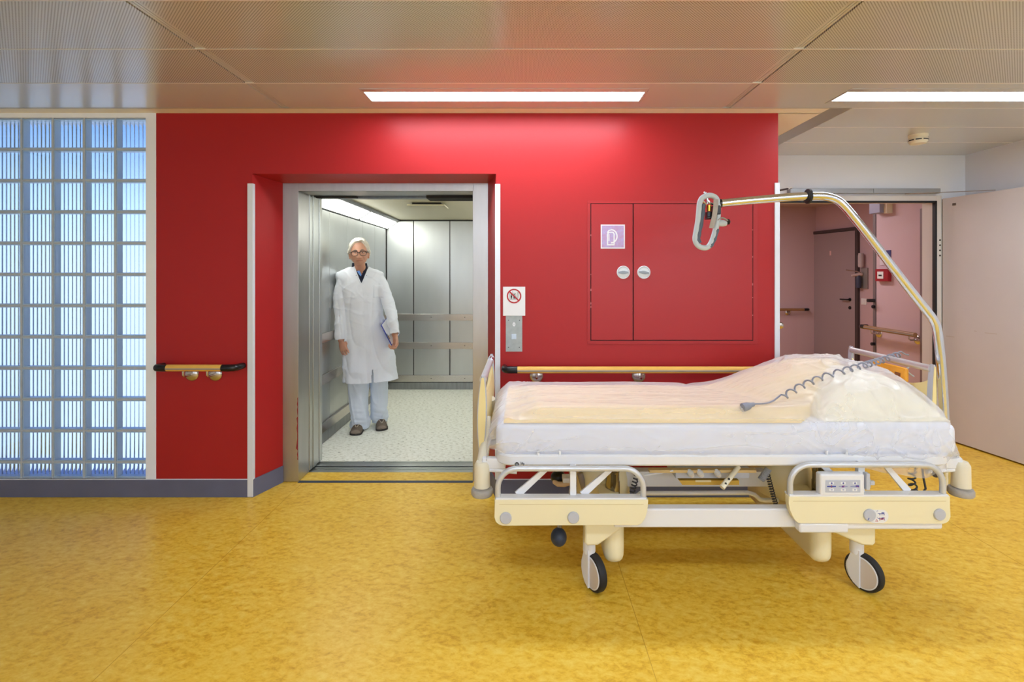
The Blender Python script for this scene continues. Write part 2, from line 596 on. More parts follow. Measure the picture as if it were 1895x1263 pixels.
# glass block wall
GX1 = -2.442
PIT = 0.2024
GZ1 = 2.451
GZ0 = 0.118
YG0, YG1 = YW + 0.004, YW + 0.062
ncol = 9
GX0 = GX1 - ncol * PIT
m1 = MB()
m1.box(GX1, -2.376, YW - 0.002, YG1 + 0.1, 0.0, ZS + 0.2)
m1.box(GX0 - 0.1, GX1, YW - 0.002, YG1 + 0.1, GZ1, ZS + 0.2)
m1.box(GX0 - 0.1, GX1, YW + 0.001, YG1 + 0.1, -0.1, GZ0)
m1.box(XL - 0.05, GX0, YW - 0.002, YG1 + 0.1, 0, ZS + 0.2)
struct('wall_glass_surround', m1, mat('white_reveal', (238, 242, 248), rough=0.6))
MORTAR = mat('grey_mortar', (190, 198, 206), rough=0.8, noise_amt=0.12, noise_scale=30)
GPANE = thin_glass('clear_glass_face', (0.90, 0.95, 1.0))
GSIDE = mat('blue_glass_edge', (224, 236, 242), rough=0.2, spec=0.8)
GRIB = mat('ribbed_glass', (235, 244, 252), rough=0.12, trans=1.0, ior=1.42)
win = empty('window_1', (GX1, YW, 0))
win['kind'] = 'structure'
grout = MB()
cells = []
zz = GZ1
rows = []
while zz > GZ0 + 0.01:
    rows.append((max(zz - PIT, GZ0), zz))
    zz -= PIT
g = 0.0055
for c in range(ncol + 1):
    x = GX1 - c * PIT
    if c > 0:
        grout.box(x - g, x + g, YG0 + 0.001, YG1 - 0.002, GZ0, GZ1)
for r in range(1, len(rows)):
    z = GZ1 - r * PIT
    grout.box(GX0, GX1, YG0 + 0.0015, YG1 - 0.0025, z - g, z + g)
build('mortar_grid', grout, MORTAR, win)
faces_, sides_, ribs_ = MB(), MB(), MB()
for c in range(ncol):
    for (z0, z1) in rows:
        x1 = GX1 - c * PIT - (g if c > 0 else 0)
        x0 = GX1 - (c + 1) * PIT + g
        a0, a1 = z0 + g, z1 - g
        if a1 - a0 < 0.03:
            continue
        faces_.box(x0, x1, YG0 + 0.002, YG0 + 0.0032, a0, a1)
        t = 0.007
        # glass side walls of the hollow block
        sides_.box(x0, x0 + t, YG0 + 0.004, YG1 - 0.016, a0, a1)
        sides_.box(x1 - t, x1, YG0 + 0.004, YG1 - 0.016, a0, a1)
        sides_.box(x0 + t, x1 - t, YG0 + 0.004, YG1 - 0.016, a0, a0 + t)
        sides_.box(x0 + t, x1 - t, YG0 + 0.004, YG1 - 0.016, a1 - t, a1)
        # ribbed rear face
        nr, sub = 7, 8
        top, bot = [], []
        xa, xb = x0 + 0.003, x1 - 0.003
        nseg = nr * sub
        fr = []
        bk = []
        for i in range(nseg + 1):
            u = i / nseg
            xx = xa + (xb - xa) * u
            ph = (u * nr) % 1.0 if i < nseg else 1.0
            d = 0.010 * math.sqrt(max(0.0, 1 - (2 * ph - 1) ** 2) + 0.0)
            fr.append((xx, YG1 - 0.006 - d))
            bk.append((xx, YG1 - 0.002))
        ribs_.prism(fr + list(reversed(bk)), 'xz' if False else 'xy', a0 + 0.003, a1 - 0.003)
build('clear_face', faces_, GPANE, win, smooth=False)
build('block_side', sides_, GSIDE, win)
build('ribbed_face', ribs_, GRIB, win, angle=60)

# ceiling: metal panels 0.41 x 2.75, joint strips, plaster border
panel_root = empty('ceiling', (0, 0, ZC))
panel_root['kind'] = 'structure'
ylines = [3.105 - 0.41 * k for k in range(0, 16)]
xj = [-4.235, -1.485, 1.26, 4.01]
def ceiling_panel(x0, x1, y0, y1, m, lamp=None):
    p = MB()
    if lamp is None:
        p.box(x0, x1, y0, y1, ZC, ZC + 0.02)
    else:
        lx0, lx1, ly0, ly1 = lamp
        p.box(x0, lx0, y0, y1, ZC, ZC + 0.02)
        p.box(lx1, x1, y0, y1, ZC, ZC + 0.02)
        p.box(lx0, lx1, y0, ly0, ZC, ZC + 0.02)
        p.box(lx0, lx1, ly1, y1, ZC, ZC + 0.02)
    build('ceiling_panel', p, m, panel_root, smooth=False)
lamp_spots = []
jw = 0.026
for k in range(len(ylines) - 1):
    y1, y0 = ylines[k], ylines[k + 1]
    if y1 < ROOM_BACK: break
    for c in range(3):
        x0, x1 = xj[c] + jw, xj[c + 1] - jw
        if c == 2: x1 = XR
        lamp = None
        has = (k in (0,) and c in (1, 2)) or (k in (6, 12) and c in (1, 2))
        if has:
            cx = (xj[c] + xj[c + 1]) / 2
            cy = 2.893 - 0.41 * k
            lamp = (cx - 0.812, cx + 0.812, cy - 0.125, cy + 0.125)
            lamp_spots.append((cx, cy, k, c))
        ceiling_panel(x0, x1, y0 + 0.002, y1 - 0.002, PLAIN if k == 0 else PERF, lamp)
for k in (-1, -2, -3, -4):
    y0 = 3.105 - 0.41 * (k + 1)
    y1 = min(3.105 - 0.41 * k, YD)
    if y0 >= YD: break
    ceiling_panel(XB + 0.002, XR, y0 + 0.002, y1 - 0.002, PLAIN)
jm = MB()
for x in xj[:-1] :
    if x < XL: continue
    for (a, b_) in ((-jw + 0.004, -0.008), (-0.005, 0.006), (0.009, jw - 0.005)):
        jm.box(x + a, x + b_, ROOM_BACK, 3.1, ZC + 0.004, ZC + 0.02)
build('joint_strip', jm, PLAIN, panel_root, smooth=False)
hm = MB()
for y in ylines[1:]:
    hm.box(XL, XR, y - 0.003, y + 0.003, ZC - 0.0015, ZC + 0.01)
for y in (3.105, 3.515, 3.925):
    hm.box(XB, XR, y - 0.002, y + 0.002, ZC - 0.001, ZC + 0.01)
build('panel_joint', hm, mat('pale_joint', (232, 228, 220), rough=0.35, metal=0.4), panel_root, smooth=False)
bm_ = MB()
bm_.box(XL - 0.1, XR + 0.1, ROOM_BACK - 0.1, 3.105, ZC + 0.02, ZC + 0.06)
bm_.box(XB - 0.12, XR + 0.1, 3.105, YD, ZC + 0.02, ZC + 0.06)
build('ceiling_void', bm_, DARK, panel_root, smooth=False)
em = MB()
em.prism([(3.105, ZC + 0.05), (3.105, ZC - 0.002), (3.099, ZC - 0.002), (3.099, ZC + 0.05)], 'yz', XL, XB)
em.prism([(XB, ZC - 0.003), (XB - 0.126, ZS - 0.001), (XB - 0.126, ZS + 0.03), (XB, ZS + 0.03)], 'xz', 3.1, YD)
build('edge_trim', em, JOINT, panel_root, smooth=False)
m1 = MB()
m1.box(XL, XE + 0.5, 3.106, YW + 0.01, ZS, ZS + 0.05)
m1.box(XE - 0.02, XB - 0.12, YW, YD, ZS, ZS + 0.05)
struct('ceiling_plaster_border', m1, CREAM_TRIM, smooth=False)

# side and rear walls
m1 = MB()
m1.box(XR, XR + 0.1, ROOM_BACK - 0.1, YD + 0.1, 0, ZC + 0.05)
struct('wall_right', m1, WHITE, smooth=False)
m1 = MB()
m1.box(XL - 0.1, XL, ROOM_BACK - 0.1, YW + 0.2, 0, ZC + 0.05)
struct('wall_left', m1, WHITE, smooth=False)
m1 = MB()
zb0, zb1 = 0.9, 2.35
m1.box(XL, XR, ROOM_BACK - 0.15, ROOM_BACK, 0, zb0)
m1.box(XL, XR, ROOM_BACK - 0.15, ROOM_BACK, zb1, ZC + 0.05)
edges = [XL] + [v for wx in (-2.6, 0.7, 2.9) for v in (wx - 0.95, wx + 0.95)] + [XR]
for i in range(0, len(edges), 2):
    m1.box(edges[i], edges[i + 1], ROOM_BACK - 0.15, ROOM_BACK, zb0, zb1)
struct('wall_back', m1, WHITE, smooth=False)
for i, wx in enumerate((-2.6, 0.7, 2.9)):
    m1 = MB()
    m1.box(wx - 0.95, wx + 0.95, ROOM_BACK - 0.14, ROOM_BACK - 0.06, zb0, zb0 + 0.06)
    m1.box(wx - 0.95, wx + 0.95, ROOM_BACK - 0.14, ROOM_BACK - 0.06, zb1 - 0.06, zb1)
    for dx in (-0.97, 0, 0.97):
        m1.box(wx + dx - 0.03, wx + dx + 0.03, ROOM_BACK - 0.14, ROOM_BACK - 0.06, zb0, zb1)
    struct('window_%d' % (i + 2), m1, GUARD, smooth=False)

# ------------------------------------------------------------------ ceiling lamps
names = {(0, 1): 'lit recessed strip light in the ceiling above the red wall', (0, 2): 'lit recessed strip light in the ceiling above the open white door'}
for (cx, cy, k, c) in lamp_spots:
    lb = names.get((k, c), 'lit recessed strip light in the ceiling behind the viewpoint')
    t = thing('ceiling_light', lb, 'ceiling light', (cx, cy, ZC), 'recessed strip lights in the ceiling' if k == 0 else 'strip lights behind the viewpoint')
    f = MB()
    x0, x1, y0, y1 = cx - 0.809, cx + 0.809, cy - 0.122, cy + 0.122
    ix0, ix1, iy0, iy1 = cx - 0.797, cx + 0.797, cy - 0.068, cy + 0.078
    for (a, b_, c_, d) in ((x0, x1, y0, iy0), (x0, x1, iy1, y1), (x0, ix0, iy0, iy1), (ix1, x1, iy0, iy1)):
        f.box(a, b_, c_, d, ZC - 0.002, ZC + 0.03)
    build('frame', f, PLAIN, t, smooth=False)
    d = MB()
    d.box(ix0, ix1, iy0, iy1, ZC + 0.004, ZC + 0.012)
    build('diffuser', d, LAMP, t, label='glowing white diffuser', smooth=False)
    s_ = MB()
    s_.box(x0 + 0.01, x0 + 0.09, y0 + 0.012, y0 + 0.03, ZC - 0.003, ZC)
    build('clip', s_, JOINT, t, smooth=False)

# smoke detector
t = thing('smoke_detector', 'round ivory smoke detector on the ceiling by the open door', 'smoke detector', (2.94, 3.71, ZC))
m1 = MB(); m1.lathe([(0.062, 0), (0.062, -0.012), (0.056, -0.02)], (2.94, 3.71, ZC), n=32)
build('mounting_plate', m1, CREAM2, t)
m1 = MB(); m1.lathe([(0.057, -0.02), (0.06, -0.03), (0.06, -0.05), (0.048, -0.066), (0.0, -0.068)], (2.94, 3.71, ZC), n=32)
build('sensor_head', m1, CREAM2, t)
m1 = MB()
for a in range(0, 360, 45):
    ra = math.radians(a + 10)
    m1.box(2.94 - 0.018, 2.94 + 0.018, 3.71 - 0.0615, 3.71 - 0.058, ZC - 0.045, ZC - 0.037, rot=Matrix.Rotation(ra, 3, 'Z'), about=(2.94, 3.71, ZC))
build('vent_slot', m1, BLACK, t)
# ------------------------------------------------------------------ lift (elevator)
ZH = 2.015
JL, JR = -1.563, -0.355
lift = thing('elevator', 'open stainless steel bed lift set in the red wall', 'elevator', (-0.95, YN, 0))
fm = MB()
fm.box(NL1, JL, YN, YN + 0.012, 0.003, ZN1, bev=0.002)
fm.box(JR, NR1, YN, YN + 0.012, 0.003, ZN1, bev=0.002)
fm.box(JL, JR, YN, YN + 0.012, ZH, ZN1, bev=0.002)
fm.box(JL - 0.012, JL + 0.001, YN + 0.002, 3.61, 0.003, ZN1)
fm.box(JR - 0.001, JR + 0.012, YN + 0.002, 3.61, 0.003, ZN1)
fm.box(JL, JR, YN + 0.002, 3.61, ZH, ZH + 0.012)
build('door_frame', fm, STEEL_FRAME, lift)
SCUFF = mat('red_paint_scuff', (150, 40, 50), rough=0.6, noise_amt=0.3, noise_scale=40)
random.seed(7)
for (pz0, pz1, wd) in ((735, 772, 0.010), (770, 835, 0.016), (832, 852, 0.007)):
    za, zb = Z(pz1, YN), Z(pz0, YN)
    pts = [(JL - 0.0015, za), (JL - 0.0015, zb)] + [(JL - 0.0015 - wd * random.uniform(0.3, 1.0), zb + (za - zb) * (i + 0.5) / 7) for i in range(7)]
    build('paint_scuff', MB().prism(pts, 'xz', YN - 0.0006, YN + 0.001), SCUFF, lift, smooth=False, label='red paint scuff on the steel door frame')
# parked sliding door edges on the left, door pocket linings
for (ya, yb, xo) in ((3.612, 3.662, 0.006), (3.664, 3.716, 0.011), (3.720, 3.772, 0.006), (3.774, 3.821, 0.011)):
    d = MB().box(JL - 0.12, JL + xo, ya, yb, 0.012, ZH + 0.03, bev=0.003)
    build('door_panel', d, STEEL, lift)
pk = MB()
pk.box(JL - 0.13, JL - 0.012, 3.6, 3.83, 0.0, 2.2)
pk.box(JR + 0.012, JR + 0.03, 3.6, 3.83, 0.0, 2.2)
pk.box(JL - 0.13, JR + 0.03, 3.612, 3.83, ZH + 0.028, 2.2)
pk.box(JL - 0.13, JR + 0.03, 3.60, 3.83, -0.06, -0.012)
build('door_pocket', pk, DARK, lift, smooth=False)
hd = MB()
hd.box(JL - 0.1, JR + 0.02, 3.625, 3.70, ZH + 0.004, ZH + 0.03)
hd.box(JL - 0.1, JR + 0.02, 3.74, 3.815, ZH - 0.002, ZH + 0.03)
tk = MB()
tk.box(-0.72, JR + 0.02, 3.66, 3.81, ZH - 0.016, ZH + 0.004)
build('door_track', tk, DARK, lift, smooth=False)
build('door_track', MB().box(JL, -1.25, 3.70, 3.74, ZH - 0.006, ZH + 0.006), DARK, lift, smooth=False)
build('door_header', hd, STEEL_DARK, lift)
sl = MB()
for k in range(4):
    sl.box(JL - 0.1, JR + 0.02, 3.612 + k * 0.024, 3.612 + k * 0.024 + 0.016, -0.02, 0.001, bev=0.001)
    sl.box(JL - 0.1, JR + 0.02, 3.724 + k * 0.024, 3.724 + k * 0.024 + 0.016, -0.02, 0.001, bev=0.001)
build('sill', sl, STEEL, lift)
ns = MB().box(JL, JR, YN - 0.012, YN + 0.022, -0.01, 0.0012)
build('threshold_strip', ns, NAVY_STRIP, lift, label='dark blue threshold strip')

# car
CXL, CXR, CY0, CY1, CZ = -1.712, -0.10, 3.822, 6.176, 2.108
cf = MB().box(CXL, CXR, CY0, CY1, -0.03, 0.0)
build('car_floor', cf, CAR_FLOOR, lift, label='white speckled floor of the lift car', smooth=False)
cc = MB().box(CXL - 0.05, CXR + 0.05, CY0 - 0.02, CY1 + 0.05, CZ, CZ + 0.04)
build('car_ceiling', cc, CAR_CEIL, lift, smooth=False)
fr = MB()
fr.box(CXL - 0.03, JL - 0.005, CY0, CY0 + 0.03, 0, CZ)
fr.box(JR + 0.005, CXR + 0.03, CY0, CY0 + 0.03, 0, CZ)
fr.box(JL - 0.01, JR + 0.01, CY0, CY0 + 0.03, ZH + 0.01, CZ)
build('front_return', fr, STEEL, lift)
back = MB()
back.box(CXL - 0.05, CXR + 0.05, CY1 + 0.012, CY1 + 0.06, -0.03, CZ + 0.02)
back.box(CXL - 0.06, CXL - 0.012, CY0, CY1 + 0.05, -0.03, CZ + 0.02)
back.box(CXR + 0.012, CXR + 0.06, CY0, CY1 + 0.05, -0.03, CZ + 0.02)
build('car_backing', back, DARK, lift, smooth=False)
xs = [CXL + 0.004, -1.373, -0.923, -0.473, CXR - 0.004]
for i in range(4):
    p = MB().box(xs[i] + 0.005, xs[i + 1] - 0.005, CY1, CY1 + 0.012, 0.10, CZ - 0.018, bev=0.002)
    build('wall_panel', p, STEEL, lift)
ys = [CY0 + 0.03, 3.93, 4.376, 4.815, 5.26, 5.70, CY1 - 0.004]
for i in range(6):
    for (xa, xb) in ((CXL - 0.012, CXL), (CXR, CXR + 0.012)):
        p = MB().box(xa, xb, ys[i] + 0.002, ys[i + 1] - 0.002, 0.10, CZ - 0.018, bev=0.002)
        build('wall_panel', p, STEEL, lift)
for (za, zb) in ((0.857, 0.938), (0.505, 0.588), (0.098, 0.181)):
    for w_ in range(3):
        r = MB()
        if w_ == 0:
            r.box(CXL + 0.02, CXR - 0.02, CY1 - 0.028, CY1 - 0.002, za, zb, bev=0.003)
        elif w_ == 1:
            r.box(CXL + 0.002, CXL + 0.022, CY0 + 0.04, CY1 - 0.03, za, zb, bev=0.003)
        else:
            r.box(CXR - 0.022, CXR - 0.002, CY0 + 0.04, CY1 - 0.03, za, zb, bev=0.003)
        ro = build('bumper_rail', r, SATIN, lift)
        if w_ == 0:
            for xx in (-1.15, -0.735, -0.44):
                build('screw', MB().disc((xx, CY1 - 0.0275, (za + zb) / 2), (0, -1, 0), 0.005, 0.002, n=10), DARK, ro)
sk = MB()
sk.box(CXL, CXR, CY1 - 0.004, CY1 + 0.012, 0.0, 0.085)
sk.box(CXL - 0.012, CXL + 0.004, CY0, CY1, 0.0, 0.085)
sk.box(CXR - 0.004, CXR + 0.012, CY0, CY1, 0.0, 0.085)
build('skirting', sk, STEEL_DARK, lift, smooth=False)
# sloped light panels along the left wall
def cove(ya, yb):
    p = [(CXL + 0.004, 1.997), (CXL + 0.152, 2.092)]
    n_ = Vector((p[1][1] - p[0][1], 0, -(p[1][0] - p[0][0]))).normalized()
    m = MB()
    m.add([(p[0][0], ya, p[0][1]), (p[1][0], ya, p[1][1]), (p[1][0], yb, p[1][1]), (p[0][0], yb, p[0][1])], [(0, 1, 2, 3)])
    return m
cb = MB()
cb.prism([(CXL, 1.985), (CXL + 0.166, 2.093), (CXL + 0.166, CZ), (CXL, CZ)], 'xz', CY0 + 0.03, CY1)
build('light_housing', cb, STEEL_DARK, lift, smooth=False)
def cove_solid(ya, yb, flip=False):
    m = MB()
    o = Vector((0.006, 0, -0.0092))
    a, b_ = Vector((CXL + 0.022, 0, 1.9985)), Vector((CXL + 0.135, 0, 2.0725))
    a -= o * 0.0; b_ -= o * 0.0
    d = (b_ - a).normalized()
    nn = Vector((d.z, 0, -d.x)) * 0.004
    pr = [(a.x, a.z), (b_.x, b_.z), (b_.x + nn.x, b_.z + nn.z), (a.x + nn.x, a.z + nn.z)]
    if flip: pr = [(CXL + CXR - p[0], p[1]) for p in pr]
    m.prism(pr, 'xz', ya, yb)
    return m
cb = MB()  # mirrored cove on the unseen right wall, added to brighten the car
cb.prism([(CXR, 1.985), (CXR - 0.166, 2.093), (CXR - 0.166, CZ), (CXR, CZ)], 'xz', CY0 + 0.03, CY1)
build('light_housing', cb, STEEL_DARK, lift, smooth=False)
for (ya, yb) in ((3.90, 5.06), (5.13, CY1 - 0.045)):
    for fl in (False, True):  # flipped copy is the added right-hand panel
        build('light_panel', cove_solid(ya, yb, fl), CARLAMP, lift, label='glowing white light panel', smooth=False)
hp = MB().box(-1.09, -0.74, 4.62, 4.86, CZ - 0.035, CZ - 0.022, bev=0.003)
ho = build('ceiling_plate', hp, CAR_CEIL, lift)
build('bracket', MB().box(-1.05, -0.78, 4.66, 4.82, CZ - 0.022, CZ), DARK, ho)
op = MB()
for sgn in (0,):
    op.box(CXR - 0.018, CXR, 4.1, 4.35, 0.95, 1.45, bev=0.003)
build('operating_panel', op, STEEL_DARK, lift)

# ------------------------------------------------------------------ call panel and sign
t = thing('call_panel', 'brushed metal lift call panel below the white prohibition sign', 'call panel', (-0.066, YW, 0.94))
pm = MB().box(X(936, YW), X(966.5, YW), YW - 0.004, YW + 0.001, Z(651, YW), Z(583, YW), bev=0.001)
build('plate', pm, mat('zinc_plate', (168, 176, 176), rough=0.45, metal=0.6, noise_amt=0.15, noise_scale=30), t)
am = MB()
cx_, cz_ = X(951.2, YW), Z(600.5, YW)
for sgn in (1, -1):
    am.prism([(cx_ - 0.011, cz_ + sgn * 0.0015), (cx_ + 0.011, cz_ + sgn * 0.0015), (cx_, cz_ + sgn * 0.016)], 'xz', YW - 0.006, YW - 0.004)
build('arrow_mark', am, SIGNW, t)
bx, bz = X(951, YW), Z(623.5, YW)
build('button', MB().box(bx - 0.016, bx + 0.016, YW - 0.009, YW - 0.003, bz - 0.017, bz + 0.017, bev=0.002), mat('call_button', (196, 212, 226), rough=0.3), t)
for (px, py) in ((941, 593), (961.5, 593), (941, 643), (961, 643)):
    build('screw', MB().disc((X(px, YW), YW - 0.004, Z(py, YW)), (0, -1, 0), 0.003, 0.001, n=10), DARK, t)

t = thing('prohibition_sign', 'white sign with a red barred circle about lift use in fire', 'sign', (-0.065, YW, 1.17))
build('plate', MB().box(X(931, YW), X(972, YW), YW - 0.008, YW - 0.0045, Z(584.5, YW), Z(531, YW), bev=0.001), SIGNW, t)
cx_, cz_, R_ = X(951.3, YW), Z(548.2, YW), 0.047
def ring2d(mbx, cx, cz, r0, r1, y, t_, n=40, a0=0, a1=360):
    va = []
    full = (a1 - a0) >= 360
    k = n if full else n + 1
    for i in range(k):
        a = math.radians(a0 + (a1 - a0) * i / n)
        for (r, yy) in ((r0, y), (r1, y), (r1, y - t_), (r0, y - t_)):
            va.append((cx + r * math.cos(a), yy, cz + r * math.sin(a)))
    fs = []
    for i in range(n):
        b0, b1 = i * 4, ((i + 1) % k) * 4
        for j in range(4):
            fs.append((b0 + j, b0 + (j + 1) % 4, b1 + (j + 1) % 4, b1 + j))
    mbx.add(va, fs)
rm = MB()
ring2d(rm, cx_, cz_, R_ * 0.82, R_, YW - 0.008, 0.0008)
rm.box(cx_ - R_ * 0.86, cx_ + R_ * 0.86, YW - 0.0094, YW - 0.008, cz_ - 0.0042, cz_ + 0.0042, rot=Matrix.Rotation(math.radians(45), 3, 'Y'), about=(cx_, YW - 0.0085, cz_))
build('barred_circle', rm, REDP, t, smooth=False)
pm = MB()
y0, y1 = YW - 0.0088, YW - 0.008
pm.box(cx_ - 0.028, cx_ - 0.0265, y0, y1, cz_ - 0.02, cz_ + 0.018)
pm.box(cx_ + 0.010, cx_ + 0.0115, y0, y1, cz_ - 0.02, cz_ + 0.018)
pm.box(cx_ - 0.028, cx_ + 0.0115, y0, y1, cz_ - 0.0215, cz_ - 0.02)
pm.box(cx_ - 0.028, cx_ + 0.0115, y0, y1, cz_ + 0.0175, cz_ + 0.019)
pm.box(cx_ - 0.009, cx_ - 0.0075, y0, y1, cz_ + 0.019, cz_ + 0.033)
for dx in (-0.017, 0.001):
    pm.disc((cx_ + dx, y1, cz_ + 0.0105), (0, -1, 0), 0.0038, 0.0008, n=14, bev=0.0001)
    pm.prism([(cx_ + dx - 0.0055, cz_ + 0.005), (cx_ + dx + 0.0055, cz_ + 0.005), (cx_ + dx + 0.004, cz_ - 0.018), (cx_ + dx + 0.001, cz_ - 0.018), (cx_ + dx, cz_ - 0.006), (cx_ + dx - 0.001, cz_ - 0.018), (cx_ + dx - 0.004, cz_ - 0.018)], 'xz', y0, y1)
for k in range(5):
    for q in range(2):
        x0 = cx_ + 0.0145 + q * 0.007 + k * 0.0012
        zq = cz_ - 0.016 + k * 0.0085
        pm.prism([(x0, zq), (x0 + 0.002, zq), (x0 + 0.006, zq + 0.007), (x0 + 0.004, zq + 0.007)], 'xz', y0, y1)
build('pictogram', pm, BLACKP, t, smooth=False)

# ------------------------------------------------------------------ wall cabinet for the hydrant and extinguisher
t = thing('wall_cabinet', 'red two-door fire equipment cabinet flush in the red wall', 'cabinet', (0.95, YW, Z(637, YW)))
fx0, fx1, fz0, fz1 = X(1087, YW), X(1401.5, YW), Z(637, YW), Z(372, YW)
dx0, dxm, dx1 = X(1094, YW), X(1171.5, YW), X(1392, YW)
dz0, dz1 = Z(629.5, YW), Z(378, YW)
fb = MB()
for (a, b_, c_, d) in ((fx0, fx1, dz1 + 0.005, fz1), (fx0, fx1, fz0, dz0 - 0.005), (fx0, dx0 - 0.005, dz0 - 0.005, dz1 + 0.005), (dx1 + 0.005, fx1, dz0 - 0.005, dz1 + 0.005)):
    fb.box(a, b_, YW - 0.003, YW + 0.002, c_, d, bev=0.0012)
build('frame', fb, RED_DOOR, t)
build('recess', MB().box(dx0 - 0.005, dx1 + 0.005, YW - 0.001, YW + 0.001, dz0 - 0.005, dz1 + 0.005), mat('dark_red_gap', (46, 8, 12), rough=0.7), t, smooth=False)
dl = build('door', MB().box(dx0, dxm - 0.0035, YW - 0.005, YW, dz0, dz1, bev=0.0015), RED_DOOR, t)
dr = build('door', MB().box(dxm + 0.0035, dx1, YW - 0.005, YW, dz0, dz1, bev=0.0015), RED_DOOR, t)
KNOB = mat('white_knob', (214, 220, 224), rough=0.3)
for (px, dpar, tilt) in ((1153, dl, 0), (1191, dr, 8)):
    kx, kz = X(px, YW), Z(504.3, YW)
    k = MB()
    k.lathe([(0.042, 0), (0.042, 0.004), (0.039, 0.006), (0.035, 0.003)], (kx, YW - 0.005, kz), (0, -1, 0), 36)
    ko = build('turn_knob', k, KNOB, dpar)
    k2 = MB(); ring2d(k2, kx, kz, 0.0335, 0.0352, YW - 0.0078, 0.001)
    build('knob_ring', k2, GREYPL, dpar)
    k3 = MB()
    k3.prism([(kx - 0.032, kz + 0.004), (kx - 0.008, kz + 0.010), (kx + 0.008, kz + 0.010), (kx + 0.032, kz + 0.004), (kx + 0.032, kz - 0.005), (kx + 0.008, kz - 0.011), (kx - 0.008, kz - 0.011), (kx - 0.032, kz - 0.005)], 'xz', YW - 0.016, YW - 0.008, bev=0.002)
    k3.xform(Matrix.Translation((kx, 0, kz)) @ Matrix.Rotation(math.radians(tilt), 4, 'Y') @ Matrix.Translation((-kx, 0, -kz)))
    build('knob_grip', k3, mat('knob_grip', (140, 150, 158), rough=0.3), dpar)
random.seed(4)
CHIP = mat('paint_chip', (214, 160, 160), rough=0.7)
for k in range(10):
    z = dz0 + random.random() * (dz1 - dz0)
    x = random.choice((dx0 - 0.002, dx1 + 0.001))
    chips = MB().box(x - 0.0015, x + 0.002, YW - 0.0035, YW - 0.0025, z, z + 0.004 + random.random() * 0.012)
    build('paint_chip', chips, CHIP, t, smooth=False)

t = thing('extinguisher_sign', 'square faded lilac fire extinguisher sign on the narrow cabinet door', 'sign', (X(1133, YW), YW, Z(461, YW)))
sx0, sx1, sz0, sz1 = X(1111.5, YW), X(1156, YW), Z(460.5, YW), Z(416, YW)
build('border', MB().box(sx0, sx1, YW - 0.007, YW - 0.0052, sz0, sz1), SIGNW, t, smooth=False)
build('field', MB().box(sx0 + 0.007, sx1 - 0.007, YW - 0.0076, YW - 0.007, sz0 + 0.007, sz1 - 0.007), LILAC, t, smooth=False)
ex, ez = X(1130, YW), Z(440, YW)
em_ = MB()
ya, yb = YW - 0.0083, YW - 0.0076
lift_ = [0.0]
def outline(pts, w):
    for i in range(len(pts) - 1):
        a, b_ = Vector(pts[i]), Vector(pts[i + 1])
        d = (b_ - a).normalized(); n_ = Vector((-d.y, d.x)) * w / 2
        a2, b2 = a - d * w * 0.3, b_ + d * w * 0.3
        lift_[0] += 0.00004
        em_.prism([tuple(a2 + n_), tuple(b2 + n_), tuple(b2 - n_), tuple(a2 - n_)], 'xz', ya - lift_[0], yb)
body = [(-0.021, -0.047), (0.021, -0.047), (0.021, 0.022), (0.014, 0.034), (-0.012, 0.034), (-0.021, 0.022), (-0.021, -0.047)]
outline([(ex + a, ez + b_) for a, b_ in body], 0.0075)
outline([(ex - 0.012, ez - 0.02), (ex - 0.012, ez + 0.02)], 0.006)
outline([(ex - 0.022, ez + 0.032), (ex - 0.014, ez + 0.044), (ex + 0.004, ez + 0.05), (ex + 0.018, ez + 0.046)], 0.007)
hose = [(ex + 0.004 + 0.036 * math.sin(math.radians(a)), ez + 0.008 + 0.042 * math.cos(math.radians(a))) for a in range(0, 181, 15)]
outline(hose, 0.008)
outline([hose[-1], (ex + 0.012, ez - 0.034)], 0.010)
build('pictogram', em_, SIGNW, t, smooth=False)

# ------------------------------------------------------------------ handrails
def handrail(label, p0, p1, brackets, end0=True, end1=True, wood=WOOD, strip=True, cap=0.08, wall=(0, 1, 0), group='handrails along the walls'):
    """p0 and p1: rail axis ends; wall: direction from rail to wall, 0.085 away"""
    p0, p1 = Vector(p0), Vector(p1)
    wd = Vector(wall)
    d = (p1 - p0).normalized()
    t = thing('handrail', label, 'handrail', (p0 + p1) / 2 + wd * 0.085, group)
    a = p0 + d * cap if end0 else p0
    b_ = p1 - d * cap if end1 else p1
    build('bar', MB().tube([a, b_], 0.0215, 20), wood, t)
    if strip:
        s = MB()
        o = -wd * 0.0212 + Vector((0, 0, -0.003))
        s.tube([a + o, b_ + o], 0.0045, 8, flat=(1.0, 0.35))
        build('inlay_strip', s, RAIL_STRIP, t)
    for (on, e, sg) in ((end0, p0, 1), (end1, p1, -1)):
        if on:
            q = [e + d * sg * cap, e + d * sg * 0.035, e + d * sg * 0.012 + wd * 0.006, e + wd * 0.022, e - d * sg * 0.004 + wd * 0.05, e - d * sg * 0.004 + wd * 0.083]
            build('end_cap', MB().tube(q, [0.0225, 0.0225, 0.022, 0.021, 0.02, 0.019], 18), BLACK, t)
    for f in brackets:
        c = p0 + (p1 - p0) * f
        m = MB()
        dc = c + wd * 0.083 + Vector((0, 0, -0.055))
        m.lathe([(0.045, 0), (0.044, 0.004), (0.036, 0.012), (0.02, 0.0165), (0.0, 0.018)], dc, -wd, 30)
        bo = build('bracket', m, SATIN, t)
        arm = [c + Vector((0, 0, -0.02)), c + Vector((0, 0, -0.045)), c + wd * 0.012 + Vector((0, 0, -0.056)), c + wd * 0.075 + Vector((0, 0, -0.057))]
        build('bracket_arm', MB().tube(arm, 0.007, 10), SATIN, bo)
    return t
yr = YW - 0.085
hz = Z(681.5, yr)
